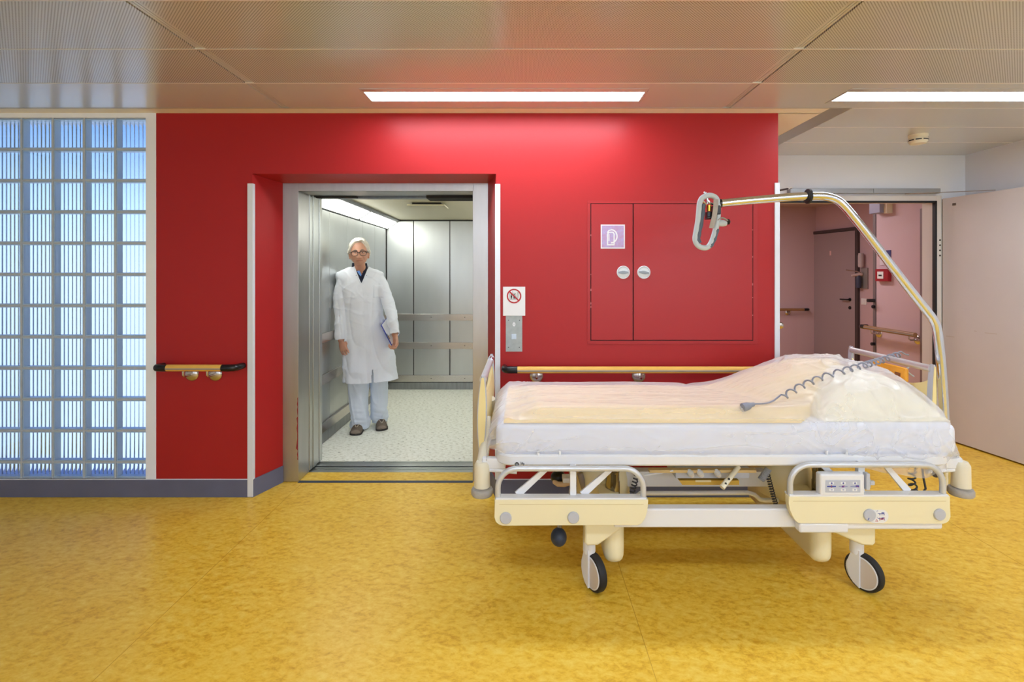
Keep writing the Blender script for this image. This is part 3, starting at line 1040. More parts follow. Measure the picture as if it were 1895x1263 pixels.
handrail('short yellow handrail with black ends left of the lift', (X(286, yr), yr, hz), (X(449, YW), yr, hz), (0.355, 0.655))
hz2 = Z(685, yr)
handrail('long yellow handrail on the red wall behind the hospital bed', (X(934, yr), yr, hz2), (1.60, yr, hz2), (0.117, 0.50, 0.88))

# ------------------------------------------------------------------ wall with the corridor door
DX0, DX1, DZ = 2.12, 3.60, 2.075
m1 = MB()
m1.box(DX1 + 0.03, XR + 0.05, YD, YD + 0.14, 0, ZC + 0.03)
m1.box(XE - 0.1, DX0 - 0.03, YD, YD + 0.14, 0, ZC + 0.03)
m1.box(DX0 - 0.03, DX1 + 0.03, YD, YD + 0.14, DZ + 0.03, ZC + 0.03)
struct('wall_corridor_door', m1, WHITE, smooth=False)
LEAF = mat('greyed_white_door', (208, 202, 200), rough=0.5, noise_amt=0.05, noise_scale=2)
FRAME_W = mat('white_door_frame', (210, 206, 202), rough=0.45)
d1 = empty('door_1', (DX1, YD, 0)); d1['kind'] = 'structure'
m1 = MB()
m1.box(DX0 - 0.05, DX0, YD - 0.01, YD + 0.15, 0, DZ + 0.05, bev=0.003)
m1.box(DX1, DX1 + 0.045, YD - 0.01, YD + 0.15, 0, DZ + 0.05, bev=0.003)
m1.box(DX0, DX1, YD - 0.01, YD + 0.15, DZ, DZ + 0.05, bev=0.003)
build('door_frame', m1, FRAME_W, d1)
m1 = MB()
m1.box(DX1 - 0.012, DX1 + 0.003, YD - 0.012, YD + 0.02, 0, DZ + 0.003)
m1.box(DX0, DX1, YD - 0.012, YD + 0.02, DZ - 0.012, DZ + 0.003)
build('door_gasket', m1, RUBBER, d1, smooth=False)
hinge = Vector((DX1 + 0.045, YD - 0.02, 0))
ang = math.atan2(0.165, 1.0)
ld = Vector((math.sin(ang), -math.cos(ang), 0))
lt = Vector((math.cos(ang), math.sin(ang), 0))
def leaf_box(u0, u1, w0, w1, z0, z1, bev=0.003):
    m = MB().box(u0, u1, w0, w1, z0, z1, bev=bev)
    M4 = Matrix(((ld.x, lt.x, 0, hinge.x), (ld.y, lt.y, 0, hinge.y), (0, 0, 1, 0), (0, 0, 0, 1)))
    return m.xform(M4)
lf = build('door_leaf', leaf_box(0.0, 1.02, 0.0, 0.05, 0.012, DZ + 0.02), LEAF, d1)
build('edge_strip', leaf_box(-0.004, 0.0, 0.002, 0.048, 0.012, DZ + 0.015, 0.001), mat('tan_door_edge', (170, 150, 130), rough=0.5), lf)
for zz in (1.62, 1.66, 1.70, 1.74, 0.93):
    pass
pl = leaf_box(0.085, 0.115, -0.003, 0.0, DZ - 0.052, DZ - 0.032, 0.001)
build('maker_plate', pl, mat('brass_plate', (120, 112, 104), rough=0.4, metal=0.5), lf)
sc_m = MB()
for (u, z, L) in ((0.34, 0.965, 0.09), (0.03, 0.90, 0.07), (0.26, 0.97, 0.02), (0.62, 0.99, 0.12)):
    s_ = leaf_box(u, u + L, -0.0012, 0.0, z, z + 0.004, 0)
    sc_m.add(s_.v, s_.f)
build('scuff_mark', sc_m, mat('scuff', (186, 172, 156), rough=0.6), lf, smooth=False)
hn = MB()
for k, zz in enumerate((1.60, 1.645, 1.69, 1.735)):
    hn.disc((DX1 + 0.03, YD - 0.01, zz), (0, -1, 0), 0.008, 0.002, n=12)
hn.box(DX1 + 0.02, DX1 + 0.04, YD - 0.013, YD - 0.009, 0.845, 0.875)
build('hinge_screw', hn, BLACK, d1)
cl = MB()
cl.box(2.30, 3.02, YD - 0.055, YD - 0.002, DZ + 0.062, DZ + 0.105, bev=0.004)
cl.box(3.022, 3.60, YD - 0.055, YD - 0.002, DZ + 0.062, DZ + 0.105, bev=0.004)
co = build('door_closer', cl, mat('grey_closer', (158, 162, 166), rough=0.35, metal=0.4), d1)
e0 = Vector((3.30, YD - 0.04, DZ + 0.058))
e1 = hinge + ld * 0.42 + Vector((0, 0, DZ + 0.026))
build('closer_arm', MB().tube([e0, e1], 0.008, 8, flat=(0.4, 1.2)), SATIN, co)

# left leaf closer arm peeping past the corner
m1 = MB()
m1.tube([PT(1441, 353, 3.95), PT(1462, 348.5, 4.05)], 0.016, 8, flat=(0.5, 1))
m1.tube([PT(1456, 349.5, 4.02), PT(1463, 347.8, 4.06)], 0.018, 8, m=1, flat=(0.5, 1))
m1.tube([PT(1425, 354, 3.95), PT(1442, 353, 3.95)], 0.014, 8, flat=(0.5, 1))
single('door_closer_arm', m1, [BLACK, SIGNW], 'dark door closer arm with white tip jutting past the red wall corner', 'door closer', base=PT(1441, 353, 3.95))
m1 = MB()
kc = PT(1440, 602.5, 3.9)
m1.tube([Vector((XE, kc.y, kc.z)), Vector((XE + 0.35, kc.y, kc.z))], 0.02, 14)
m1.lathe([(0.026, 0), (0.028, 0.02), (0.02, 0.035), (0.0, 0.04)], (X(1441, 3.9) - 0.005, kc.y, kc.z), (1, 0, 0), 20)
single('door_stop', m1, SATIN, 'brass-coloured door stop knob peeping past the red wall corner', 'door stop', base=(XE, kc.y, kc.z))

# ------------------------------------------------------------------ corridor beyond the door
PINK = mat('mauve_corridor_wall', (198, 172, 180), rough=0.6)  # one even mauve for the corridor walls
m1 = MB()
XC1 = 3.72
m1.box(XC1, XC1 + 0.25, YD + 0.14, 5.25, 0, 2.6)
m1.box(XC1 + 0.25, 5.6, 5.05, 5.25, 0, 2.6)
struct('wall_corridor_right', m1, PINK, smooth=False)
A_, B_ = Vector((4.74 - 0.05, 8.53, 0)), Vector((4.74 + 0.143 * 2.95, 5.24, 0))
u_ = (B_ - A_).normalized(); n_ = Vector((u_.y, -u_.x, 0))
if n_.x > 0: n_ = -n_
def on_wall(s, z, o=0.0):
    return A_ + u_ * s + n_ * o + Vector((0, 0, z))
def wall_box(s0, s1, o0, o1, z0, z1, bev=0.0):
    m = MB().box(s0, s1, o0, o1, z0, z1, bev=bev)
    return m.xform(Matrix(((u_.x, n_.x, 0, A_.x), (u_.y, n_.y, 0, A_.y), (0, 0, 1, 0), (0, 0, 0, 1))))
struct('wall_corridor_angled', wall_box(0, 3.3, -0.1, 0.0, 0, 2.6), PINK, smooth=False)
m1 = MB().box(XE, 6.0, 8.1, 8.2, 0, 2.6)
struct('wall_corridor_end', m1, PINK, smooth=False)
m1 = MB().box(XE - 0.12, XE + 0.05, YD + 0.14, 8.2, 0, 2.6)
struct('wall_corridor_left', m1, PINK, smooth=False)
m1 = MB().box(XE - 0.1, 6.2, YD + 0.1, 8.3, 2.52, 2.6)
struct('ceiling_corridor', m1, mat('corridor_ceiling', (190, 170, 170), rough=0.6), smooth=False)
area_light('corridor_fill_light', (2.7, 6.3, 2.5), (0, 0, 0), 0.3, 1.5, 27, (1.0, 0.88, 0.88))  # added fill out of view, brightens the corridor
# grey door on the angled wall
d2 = empty('door_2', on_wall(0.9, 0)); d2['kind'] = 'structure'
GDOOR = mat('grey_door', (160, 144, 150), rough=0.45)
s0 = (Vector((4.74, 8.18, 0)) - A_).dot(u_); s1 = (Vector((4.87, 7.27, 0)) - A_).dot(u_)
build('door_leaf', wall_box(s0, s1, 0.0, 0.03, 0.01, 2.07, 0.003), GDOOR, d2)
fr_ = wall_box(s0 - 0.05, s0, 0.0, 0.04, 0, 2.12)
for q in (wall_box(s1, s1 + 0.05, 0.0, 0.04, 0, 2.12), wall_box(s0, s1, 0.0, 0.04, 2.075, 2.12)):
    fr_.add(q.v, q.f)
build('door_frame', fr_, mat('dark_door_frame', (74, 64, 66), rough=0.5), d2, smooth=False)
hs = (PT(1565, 553, 7.5) - A_)
sh = s1 - 0.10
hd_ = MB().tube([on_wall(sh, 1.05, 0.03), on_wall(sh, 1.05, 0.08), on_wall(sh - 0.13, 1.05, 0.08)], 0.011, 10)
hd_.lathe([(0.026, 0), (0.024, 0.008)], on_wall(sh, 1.05, 0.03), n_, 16)
hd_.lathe([(0.026, 0), (0.024, 0.008)], on_wall(sh, 0.93, 0.03), n_, 16)
build('door_handle', hd_, BLACK, d2)
hp_ = MB()
for zz in (0.35, 1.0, 1.75):
    hp_.tube([on_wall(s0 - 0.01, zz - 0.06, 0.04), on_wall(s0 - 0.01, zz + 0.06, 0.04)], 0.012, 8)
build('door_hinge', hp_, SATIN, d2)
build('door_tag', wall_box((s0 + s1) / 2 - 0.04, (s0 + s1) / 2 - 0.01, 0.03, 0.032, 1.72, 1.79), mat('pink_tag', (226, 190, 190), rough=0.6), d2)
# items on the angled wall
t = thing('soap_dispenser', 'wall soap dispenser with long lever beside the grey corridor door', 'dispenser', on_wall(s1 + 0.22, 1.3))
ds = s1 + 0.13
build('back_plate', wall_box(ds - 0.05, ds + 0.07, 0.0, 0.02, 1.22, 1.52, 0.004), mat('dispenser_plate', (150, 146, 146), rough=0.4, metal=0.3), t)
build('upper_bottle', MB().lathe([(0.03, 0), (0.036, 0.02), (0.036, 0.16), (0.03, 0.19), (0.03, 0.2)], on_wall(ds, 1.53, 0.06), (0, 0, 1), 18), mat('clear_bottle', (190, 180, 184), rough=0.25), t)
build('lower_bottle', MB().lathe([(0.03, 0), (0.036, 0.02), (0.036, 0.15), (0.02, 0.18)], on_wall(ds - 0.03, 1.23, 0.07), (0, 0, 1), 18), mat('dark_bottle', (62, 70, 92), rough=0.3), t)
build('lever', MB().tube([on_wall(ds, 1.44, 0.03), on_wall(ds - 0.02, 1.47, 0.12), on_wall(ds - 0.06, 1.49, 0.24)], 0.008, 8), SATIN, t)
build('spout', MB().tube([on_wall(ds - 0.02, 1.43, 0.03), on_wall(ds - 0.05, 1.41, 0.16)], [0.03, 0.014], 12), mat('pinkish_spout', (214, 196, 196), rough=0.4), t)
t = thing('light_switch', 'small white light switch under the soap dispenser', 'light switch', on_wall(s1 + 0.2, 1.05))
build('plate', wall_box(s1 + 0.08, s1 + 0.17, 0.0, 0.01, 0.99, 1.08, 0.003), SIGNW, t)
build('rocker', wall_box(s1 + 0.10, s1 + 0.15, 0.01, 0.016, 1.01, 1.06, 0.002), WPLASTIC, t)
# dark edge of another door beside the near corridor wall
d3 = empty('door_3', (XC1, 5.3, 0)); d3['kind'] = 'structure'
build('door_leaf', MB().box(XC1 - 0.002, XC1 + 0.9, 5.26, 5.30, 0.01, 2.1), mat('dim_door_edge', (112, 98, 100), rough=0.5), d3)
dh = MB()
for (py, L) in ((556.5, 0.07), (568, 0.02), (637, 0.03)):
    zz = Z(py, 5.28)
    dh.tube([(XC1 - 0.002, 5.28, zz), (XC1 - 0.002 - L, 5.28, zz)], 0.018, 12)
build('door_handle', dh, BLACK, d3)
# items on the near corridor wall (plane x = XC1)
def cwall(px, py):
    Y_ = XC1 * FPX / (px - VPX)
    return Vector((XC1, Y_, Z(py, Y_)))
def cbox(px0, px1, py0, py1, tck, bev=0.003):
    a, b_ = cwall(px0, py0), cwall(px1, py1)
    zmid0, zmid1 = cwall((px0 + px1) / 2, py0).z, cwall((px0 + px1) / 2, py1).z
    return MB().box(XC1 - tck, XC1, min(a.y, b_.y), max(a.y, b_.y), zmid1, zmid0, bev=bev)
t = thing('fire_alarm', 'red manual fire alarm box on the corridor wall', 'fire alarm', cwall(1638, 510))
c0 = cbox(1626.5, 1650, 498, 521, 0.04)
build('housing', c0, mat('alarm_red', (150, 22, 36), rough=0.4), t)
c1 = cbox(1631, 1642, 503, 516, 0.043, 0.001)
build('press_panel', c1, SIGNW, t)
c2 = cbox(1633.5, 1639.5, 508.5, 511.5, 0.0445, 0)
build('arrow_mark', c2, BLACKP, t)
t = single('wall_sign', cbox(1637, 1649, 463.5, 478, 0.006, 0), mat('blue_sign', (52, 56, 110), rough=0.5), 'small blue sign on the corridor wall above the red alarm box', 'sign', base=cwall(1643, 478))
t = single('wall_notice', cbox(1629, 1637, 479, 491, 0.006, 0), mat('pale_notice', (206, 196, 204), rough=0.6), 'small pale notice just above the red alarm box', 'notice', base=cwall(1633, 491))
t = thing('wall_lamp', 'bluish box lamp high on the corridor wall', 'lamp', cwall(1636, 395))
build('housing', cbox(1626, 1646, 375, 395, 0.10), mat('lamp_box', (150, 152, 184), rough=0.4), t)
build('end_plate', cbox(1646, 1652, 374, 395, 0.06), CREAM2, t)
p0 = cwall(1605 - 2, 604.5); p0 = Vector((XC1 - 0.085, 5.38, 0.87)); p1 = Vector((XC1 - 0.085, 4.62, 0.87))
handrail('wooden handrail on the near right corridor wall below the alarm', p0, p1, (0.22, 0.9), end1=False, wood=WOOD_DIM, strip=True, wall=(1, 0, 0))
handrail('wooden handrail on the far end wall of the corridor', (2.6, 8.015, 0.855), (X(1497, 8.015), 8.015, 0.855), (0.6, 0.85), end0=False, wood=WOOD_DIM, strip=False, wall=(0, 1, 0))
m1 = MB().box(XC1 - 0.012, XC1 + 0.01, 4.58, 4.66, 0, 2.05, bev=0.003)
struct('trim_5', m1, mat('grey_trim', (128, 112, 116), rough=0.5))
m1 = MB()
m1.box(XE, 4.45, 8.094, 8.1, 0.0, 0.75)
struct('trim_6', m1, mat('wall_protection', (196, 168, 178), rough=0.5), smooth=False)
# ------------------------------------------------------------------ hospital bed
YB0, YB1 = 2.19, 3.06          # near and far rail planes
bed = thing('hospital_bed', 'cream and white hospital bed on castors parked along the red wall', 'bed', (0.95, 2.62, 0))
YP = 2.17
def arc(cx, cz, r, a0, a1, n=8):
    return [(cx + r * math.cos(math.radians(a0 + (a1 - a0) * i / n)), cz + r * math.sin(math.radians(a0 + (a1 - a0) * i / n))) for i in range(n + 1)]

def mir(v):            # mirrored to the far side of the bed
    return Vector((v[0], YB0 + YB1 - v[1], v[2]))

# deck frame with rounded corners
fx0, fx1 = X(915, 2.2), 1.935
zf0, zf1 = 0.586, 0.636
path = []
for (cx, cy, a0) in ((fx0 + 0.09, 2.215 + 0.09, 180), (fx1 - 0.09, 2.215 + 0.09, 270), (fx1 - 0.09, 3.04 - 0.09, 0), (fx0 + 0.09, 3.04 - 0.09, 90)):
    for (a, b_) in arc(cx, cy, 0.09, a0, a0 + 90, 7):
        path.append((a, b_))
fr = MB()
def frame_band(mbx, path, z0, z1, w):
    n = len(path)
    cx = sum(p[0] for p in path) / n; cy = sum(p[1] for p in path) / n
    vs = []
    for i, p in enumerate(path):
        a, b_ = Vector(path[i - 1]), Vector(path[(i + 1) % n])
        d = (b_ - a).normalized(); nn = Vector((-d.y, d.x))
        q = Vector(p) + nn * w
        bz = 0.008
        for (pp, z) in ((Vector(p), z0 + bz), (Vector(p), z1 - bz), (Vector(p) + nn * bz, z1), (q - nn * bz * 0.5, z1), (q, z1 - bz), (q, z0 + bz), (Vector(p) + nn * bz, z0)):
            vs.append((pp.x, pp.y, z))
    k = 7
    fs = []
    for i in range(n):
        i2 = (i + 1) % n
        for j in range(k):
            j2 = (j + 1) % k
            fs.append((i * k + j, i * k + j2, i2 * k + j2, i2 * k + j))
    mbx.add(vs, fs)
frame_band(fr, path, zf0, zf1, 0.03)
fr.box(fx0 + 0.03, fx1 - 0.03, 2.26, 3.0, 0.60, 0.62)
fo = build('deck_frame', fr, WPLASTIC, bed)
for px in (996, 1036, 1530, 1567):
    x = X(px, 2.225)
    build('mattress_retainer', MB().tube([(x, 2.225, 0.62), (x, 2.225, 0.648), (x + 0.002, 2.232, 0.654)], 0.006, 8), WPLASTIC, fo)
st = MB()
st.disc((X(956.5, 2.213), 2.2145, Z(860, 2.213)), (0, -1, 0), 0.0095, 0.001, n=24, bev=0.0002)
sx = X(963.5, 2.213)
for k, (dx, dz, w, h) in enumerate(((0, 0.004, 0.002, 0.010), (0.003, 0.008, 0.005, 0.002), (0.004, 0.003, 0.004, 0.003), (0.009, 0.004, 0.002, 0.009), (0.011, 0.006, 0.006, 0.002), (0.011, 0.001, 0.006, 0.002), (0.003, -0.006, 0.003, 0.003), (0.010, -0.002, 0.004, 0.002))):
    st.box(sx + dx, sx + dx + w, 2.2138, 2.2152, Z(860, 2.213) + dz - 0.003, Z(860, 2.213) + dz + h - 0.003)
build('load_label', st, BLACKP, fo, smooth=False)
sw = MB().disc((X(956.5, 2.213), 2.2137, Z(860, 2.213)), (0, -1, 0), 0.003, 0.001, n=12)
sb = MB()
for dz in (-0.0025, 0.0, 0.0025):
    sb.box(X(956.5, 2.213) - 0.006, X(956.5, 2.213) + 0.006, 2.2132, 2.2137, Z(860, 2.213) + dz - 0.0005, Z(860, 2.213) + dz + 0.0005)
build('label_print', sb, SIGNW, fo, smooth=False)

# foot and head boards
def board(xc, sgn, name, ynear, yfar, ztop, zbot, lean, slim):
    """panel standing across the bed with a lens-shaped edge; tube rail on top"""
    n = 18
    def lens(y, zt, zb, th, m):
        pts = []
        for i in range(n + 1):
            u = i / n
            pts.append((slim * th * (0.30 + 0.70 * math.sin(math.pi * u) ** 0.8), zt + (zb - zt) * u))
        return pts
    rings = []
    ny = 26
    for k in range(ny + 1):
        v = k / ny
        y = ynear + 0.02 + (yfar - ynear - 0.04) * v
        dip = 0.075 * math.sin(math.pi * v) ** 0.5 if True else 0
        zt = ztop - 0.055 - dip
        lp = lens(y, zt, zbot, 0.022, 0)
        ring = []
        for (a, z) in lp:
            ring.append(Vector((xc + a + lean * (z - zbot), y, z)))
        for (a, z) in reversed(lp):
            ring.append(Vector((xc - a + lean * (z - zbot), y, z)))
        rings.append(ring)
    bo = build(name, MB().loft(rings), YBOARD, bed)
    # end caps: lens plate with grey edging
    for (yy, s_) in ((ynear, 1), (yfar, -1)):
        lp = lens(yy, ztop + 0.004, zbot - 0.012, 0.0225, 0)
        out = [(xc + a + lean * (z - zbot), z) for a, z in lp] + [(xc - a + lean * (z - zbot), z) for a, z in reversed(lp)]
        e = MB().prism(out, 'xz', yy, yy + s_ * 0.03, bev=0.004)
        build('board_edging', e, GREYPL, bo)
        lp = lens(yy, ztop - 0.004, zbot - 0.004, 0.018, 0)
        out = [(xc + a + lean * (z - zbot), z) for a, z in lp] + [(xc - a + lean * (z - zbot), z) for a, z in reversed(lp)]
        e = MB().prism(out, 'xz', yy - s_ * 0.0025, yy + s_ * 0.004, bev=0.001)
        build('board_end_face', e, YBOARD, bo)
    xt = xc + lean * (ztop - zbot)
    tb = MB().tube([(xt, ynear + 0.02, ztop - 0.018), (xt, yfar - 0.02, ztop - 0.018)], 0.017, 18)
    build('push_bar', tb, ALU, bo)
    for f in ((0.84,) if sgn < 0 else ()):
        y = ynear + (yfar - ynear) * f
        build('bar_sleeve', MB().tube([(xt, y - 0.035, ztop - 0.018), (xt, y + 0.035, ztop - 0.018)], 0.0195, 18), CHROME, bo)
    return bo
fbd = board(-0.205, -1, 'foot_board', 2.37, 3.03, 0.952, 0.585, 0.02, 1.0)
hbd = board(1.975, 1, 'head_board', 2.40, 3.03, 1.000, 0.60, 0.02, 0.55)
# board posts and corner bumpers
for (xb, xd, sg) in ((-0.185, X(892, 2.28), -1), (1.985, X(1780, 2.28), 1)):
    for far in (False, True):
        f = mir if far else (lambda v: Vector(v))
        p = MB()
        p.tube([f((xb, 2.45, 0.74)), f((xb - 0.0, 2.40, 0.64)), f((xd, 2.31, 0.575)), f((xd, 2.30, 0.54))], [0.022, 0.024, 0.026, 0.028], 14, flat=(1, 1))
        po = build('board_post', p, CREAM2, bed)
        b = MB().lathe([(0.027, 0.115), (0.0355, 0.098), (0.037, 0.0), (0.0, -0.002)], f((xd, 2.285, 0.468)), (0, 0, 1), 26)
        build('corner_sleeve', b, CREAM2, po)
        k = MB().lathe([(0.03, 0.008), (0.03, 0.0), (0.046, -0.004), (0.05, -0.012), (0.05, -0.028), (0.045, -0.036), (0, -0.037)], f((xd, 2.285, 0.464)), (0, 0, 1), 30)
        build('bumper_wheel', k, BUMPER, po)
        l = MB().box(min(xd, xb + 0.1 * -sg), max(xd, xb + 0.1 * -sg), f((0, 2.29, 0)).y - 0.018, f((0, 2.29, 0)).y + 0.018, 0.552, 0.60, bev=0.006)
        build('corner_bracket', l, WPLASTIC, po)
        l2 = MB().tube([f((xd, 2.285, 0.548)), f((xd + (-sg) * 0.16, 2.285, 0.535))], 0.011, 10)
        build('corner_stay', l2, WPLASTIC, po)

# lowered side rails
def side_rail(px0, px1, pytop, pybot, loop0, loop1, loop_y, round_side, far):
    f = mir if far else (lambda v: Vector(v))
    x0, x1 = X(px0, YP), X(px1, YP)
    zt, zb = Z(pytop, YP), Z(pybot, YP)
    h = zt - zb
    if round_side == 'right':      # tapered right end, rounded lower-left corner
        poly = [(x0, zt)] + [(x0 + 0.035 * 1 - 0.035 * math.cos(a) , zb + 0.035 - 0.035 * math.sin(a)) for a in [math.radians(t_) for t_ in range(0, 91, 15)]]
        tail = [(x1 - 0.045, zb)] + [(x1 - 0.045 + 0.045 * math.sin(math.radians(t_)), zb + (h) * (1 - math.cos(math.radians(t_)))) for t_ in range(20, 91, 14)]
        poly = poly + tail + [(x1, zt)]
    else:
        tail = [(x0 + 0.055 - 0.055 * math.sin(math.radians(t_)), zb + h * (1 - math.cos(math.radians(t_)))) for t_ in range(90, -1, -15)]
        rr = [(x1 - 0.03 + 0.03 * math.sin(math.radians(t_)), zb + 0.03 - 0.03 * math.cos(math.radians(t_))) for t_ in range(0, 91, 15)]
        poly = tail + rr + [(x1, zt)]
    ya, yb = (YP, YP + 0.03) if not far else (YB0 + YB1 - YP, YB0 + YB1 - YP - 0.03)
    sr = build('side_rail', MB().prism(poly, 'xz', ya, yb, bev=0.004), CREAM, bed)
    gv = MB()
    s_ = 1 if not far else -1
    gv.box(x0 + 0.02, x1 - 0.02, ya - s_ * 0.0012 if not far else ya, ya if not far else ya - s_ * 0.0012, zt - 0.021, zt - 0.019)
    build('groove_line', gv, mat('groove_cream', (212, 198, 150), rough=0.5), sr, smooth=False)
    tp = MB().box(x0 + 0.006, x1 - 0.006, min(ya, yb) + 0.002, max(ya, yb) + 0.015, zt - 0.004, zt + 0.007, bev=0.002)
    build('rail_cap', tp, WPLASTIC, sr)
    # tube loop
    yt = YP + 0.018
    lx0, lx1, lz = X(loop0, YP) + 0.012, X(loop1, YP) - 0.012, Z(loop_y, YP) - 0.011
    r = 0.085
    pts = [(lx0, zt)] + [(lx0 + r + r * math.cos(math.radians(t_)), lz - r + r * math.sin(math.radians(t_))) for t_ in range(180, 89, -10)]
    pts += [(lx1 - r + r * math.cos(math.radians(t_)), lz - r + r * math.sin(math.radians(t_))) for t_ in range(90, -1, -10)] + [(lx1, zt)]
    tb = MB().tube([f((a, yt, z)) for a, z in pts], 0.0125, 14)
    build('rail_tube', tb, mat('rail_tube_grey', (206, 210, 216), rough=0.3, metal=0.35), sr)
    return sr, x0, x1, zt, zb, lz
def link(sr, xa, za, xb, zb, far, w=0.016):
    f = mir if far else (lambda v: Vector(v))
    y = YP + 0.045
    a, b_ = Vector((xa, za)), Vector((xb, zb))
    d = (b_ - a).normalized(); n_ = Vector((-d.y, d.x)) * w
    poly = [tuple(a + n_ * 0.7), tuple(a - n_ * 0.7), tuple(b_ - n_), tuple(b_ + n_)]
    yy = [f((0, y, 0)).y, f((0, y + 0.014, 0)).y]
    m = MB().prism(poly, 'xz', min(yy), max(yy), bev=0.003)
    lo = build('swing_link', m, WPLASTIC, sr)
    build('pivot_bolt', MB().lathe([(0.010, 0), (0.009, 0.006), (0.004, 0.0065), (0.004, 0.004)], f((xa - 0.004, y + 0.002, za)), (0, -1 if not far else 1, 0), 16), WPLASTIC, lo)
def knob_disc(parent, px, py, r, far, mt=None):
    f = mir if far else (lambda v: Vector(v))
    c = f((X(px, YP), YP, Z(py, YP)))
    return build('rail_disc', MB().lathe([(r, 0), (r, 0.005), (r - 0.003, 0.008), (0, 0.0085)], c, (0, -1 if not far else 1, 0), 36), mt or GREYPL, parent)
for far in (False, True):
    sr, x0, x1, zt, zb, lz = side_rail(915, 1199.5, 925.5, 973.5, 916, 1197.5, 866, 'right', far)
    link(sr, X(1010, YP), lz - 0.018, X(957, YP), zt, far)
    link(sr, X(1133, YP), lz - 0.018, X(1080, YP), zt, far)
    f = mir if far else (lambda v: Vector(v))
    yy = [f((0, YP + 0.03, 0)).y, f((0, YP + 0.055, 0)).y]
    build('rail_post', MB().box(X(1056, YP), X(1068, YP), min(yy), max(yy), zt, lz + 0.01, bev=0.004), WPLASTIC, sr)
    knob_disc(sr, 936, 959, 0.0255, far)
    knob_disc(sr, 1061, 958, 0.0255, far)
    sr2, x0, x1, zt, zb, lz = side_rail(1459, 1759, 919.5, 970, 1461, 1756, 859, 'left', far)
    link(sr2, X(1655, YP), lz - 0.018, X(1697, YP), zt, far)
    link(sr2, X(1536, YP), lz - 0.018, X(1590, YP), zt, far)
    build('rail_post', MB().box(X(1597, YP), X(1610, YP), min(yy), max(yy), zt, lz + 0.01, bev=0.004), WPLASTIC, sr2)
    k2 = knob_disc(sr2, 1738, 952.5, 0.0255, far)
    if not far:
        kx, kz = X(1608.5, YP), Z(953.5, YP)
        # white instruction label behind the selector disc
        lbx, lbz = X(1624, YP), Z(956, YP)
        hw, hh = 0.047, 0.0285
        pl_ = [(lbx - hw + hh - hh * math.cos(math.radians(t_)), lbz - hh * math.sin(math.radians(t_))) for t_ in range(0, 91, 15)]
        pl_ = [(lbx + hw - hh + hh * math.sin(math.radians(t_)), lbz + hh * math.cos(math.radians(t_))) for t_ in range(0, 181, 12)] + [(lbx - hw + hh - hh * math.sin(math.radians(t_)), lbz - hh * math.cos(math.radians(t_))) for t_ in range(0, 181, 12)]
        lo = build('instruction_label', MB().prism(pl_, 'xz', YP - 0.0015, YP), SIGNW, sr2, smooth=False)
        lp = MB(); lq = MB()
        for (dz, red) in ((0.011, False), (-0.011, True)):
            cx, cz = lbx + 0.018, lbz + dz
            for (ddx, w_) in ((-0.006, 0.024), (0.004, 0.012)):
                lp.box(cx + ddx - w_ / 2, cx + ddx + w_ / 2, YP - 0.0022, YP - 0.0015, cz + 0.001, cz + (0.003 if w_ > 0.02 else 0.006))
            for sx in (-0.010, 0.010):
                lp.box(cx + sx - 0.0008, cx + sx + 0.0008, YP - 0.0022, YP - 0.0015, cz - 0.006, cz + 0.001)
            lp.box(cx - 0.011, cx + 0.011, YP - 0.0022, YP - 0.0015, cz - 0.004, cz - 0.003)
            if red:
                for s_ in (1, -1):
                    lq.box(cx - 0.013, cx + 0.013, YP - 0.0026, YP - 0.002, cz - 0.0008, cz + 0.0008, rot=Matrix.Rotation(s_ * 0.45, 3, 'Y'))
        tx, tz = lbx - 0.005, lbz - 0.019
        for (a, b_) in (((-0.005, -0.003), (0.005, -0.003)), ((0.005, -0.003), (0, 0.006)), ((0, 0.006), (-0.005, -0.003))):
            v0, v1 = Vector((tx + a[0], tz + a[1])), Vector((tx + b_[0], tz + b_[1]))
            d = (v1 - v0).normalized(); n_ = Vector((-d.y, d.x)) * 0.0006
            lq.prism([tuple(v0 + n_), tuple(v1 + n_), tuple(v1 - n_), tuple(v0 - n_)], 'xz', YP - 0.0024, YP - 0.0015)
        for (dx, dz) in ((-0.004, 0.023), (-0.001, 0.0245), (-0.003, -0.004)):
            lp.box(lbx + dx - 0.001, lbx + dx + 0.001, YP - 0.0022, YP - 0.0015, lbz + dz - 0.001, lbz + dz + 0.001)
        build('blue_diagram', lp, BLUE, lo, smooth=False)
        build('red_diagram', lq, REDP, lo, smooth=False)
        ko = knob_disc(sr2, 1608.5, 953.5, 0.0265, False)
        kk = MB().box(kx - 0.001, kx + 0.001, YP - 0.0095, YP - 0.008, kz - 0.021, kz - 0.011, rot=Matrix.Rotation(0.6, 3, 'Y'), about=(kx, YP, kz))
        build('pointer_mark', kk, BLUE, ko, smooth=False)
        # keypad box
        bx0, bx1, bz0, bz1 = X(1518, YP), X(1601, YP), zt, Z(878, YP)
        kb = build('control_box', MB().box(bx0, bx1, YP + 0.0, YP + 0.04, bz0, bz1, bev=0.010, seg=4), WPLASTIC, sr2)
        px0, px1, pz0, pz1 = X(1527.5, YP), X(1592, YP), Z(912, YP), Z(889, YP)
        kp = build('keypad', MB().box(px0, px1, YP - 0.002, YP + 0.002, pz0, pz1, bev=0.0018), mat('keypad_grey', (184, 190, 204), rough=0.4), kb)
        kbp, krp = MB(), MB()
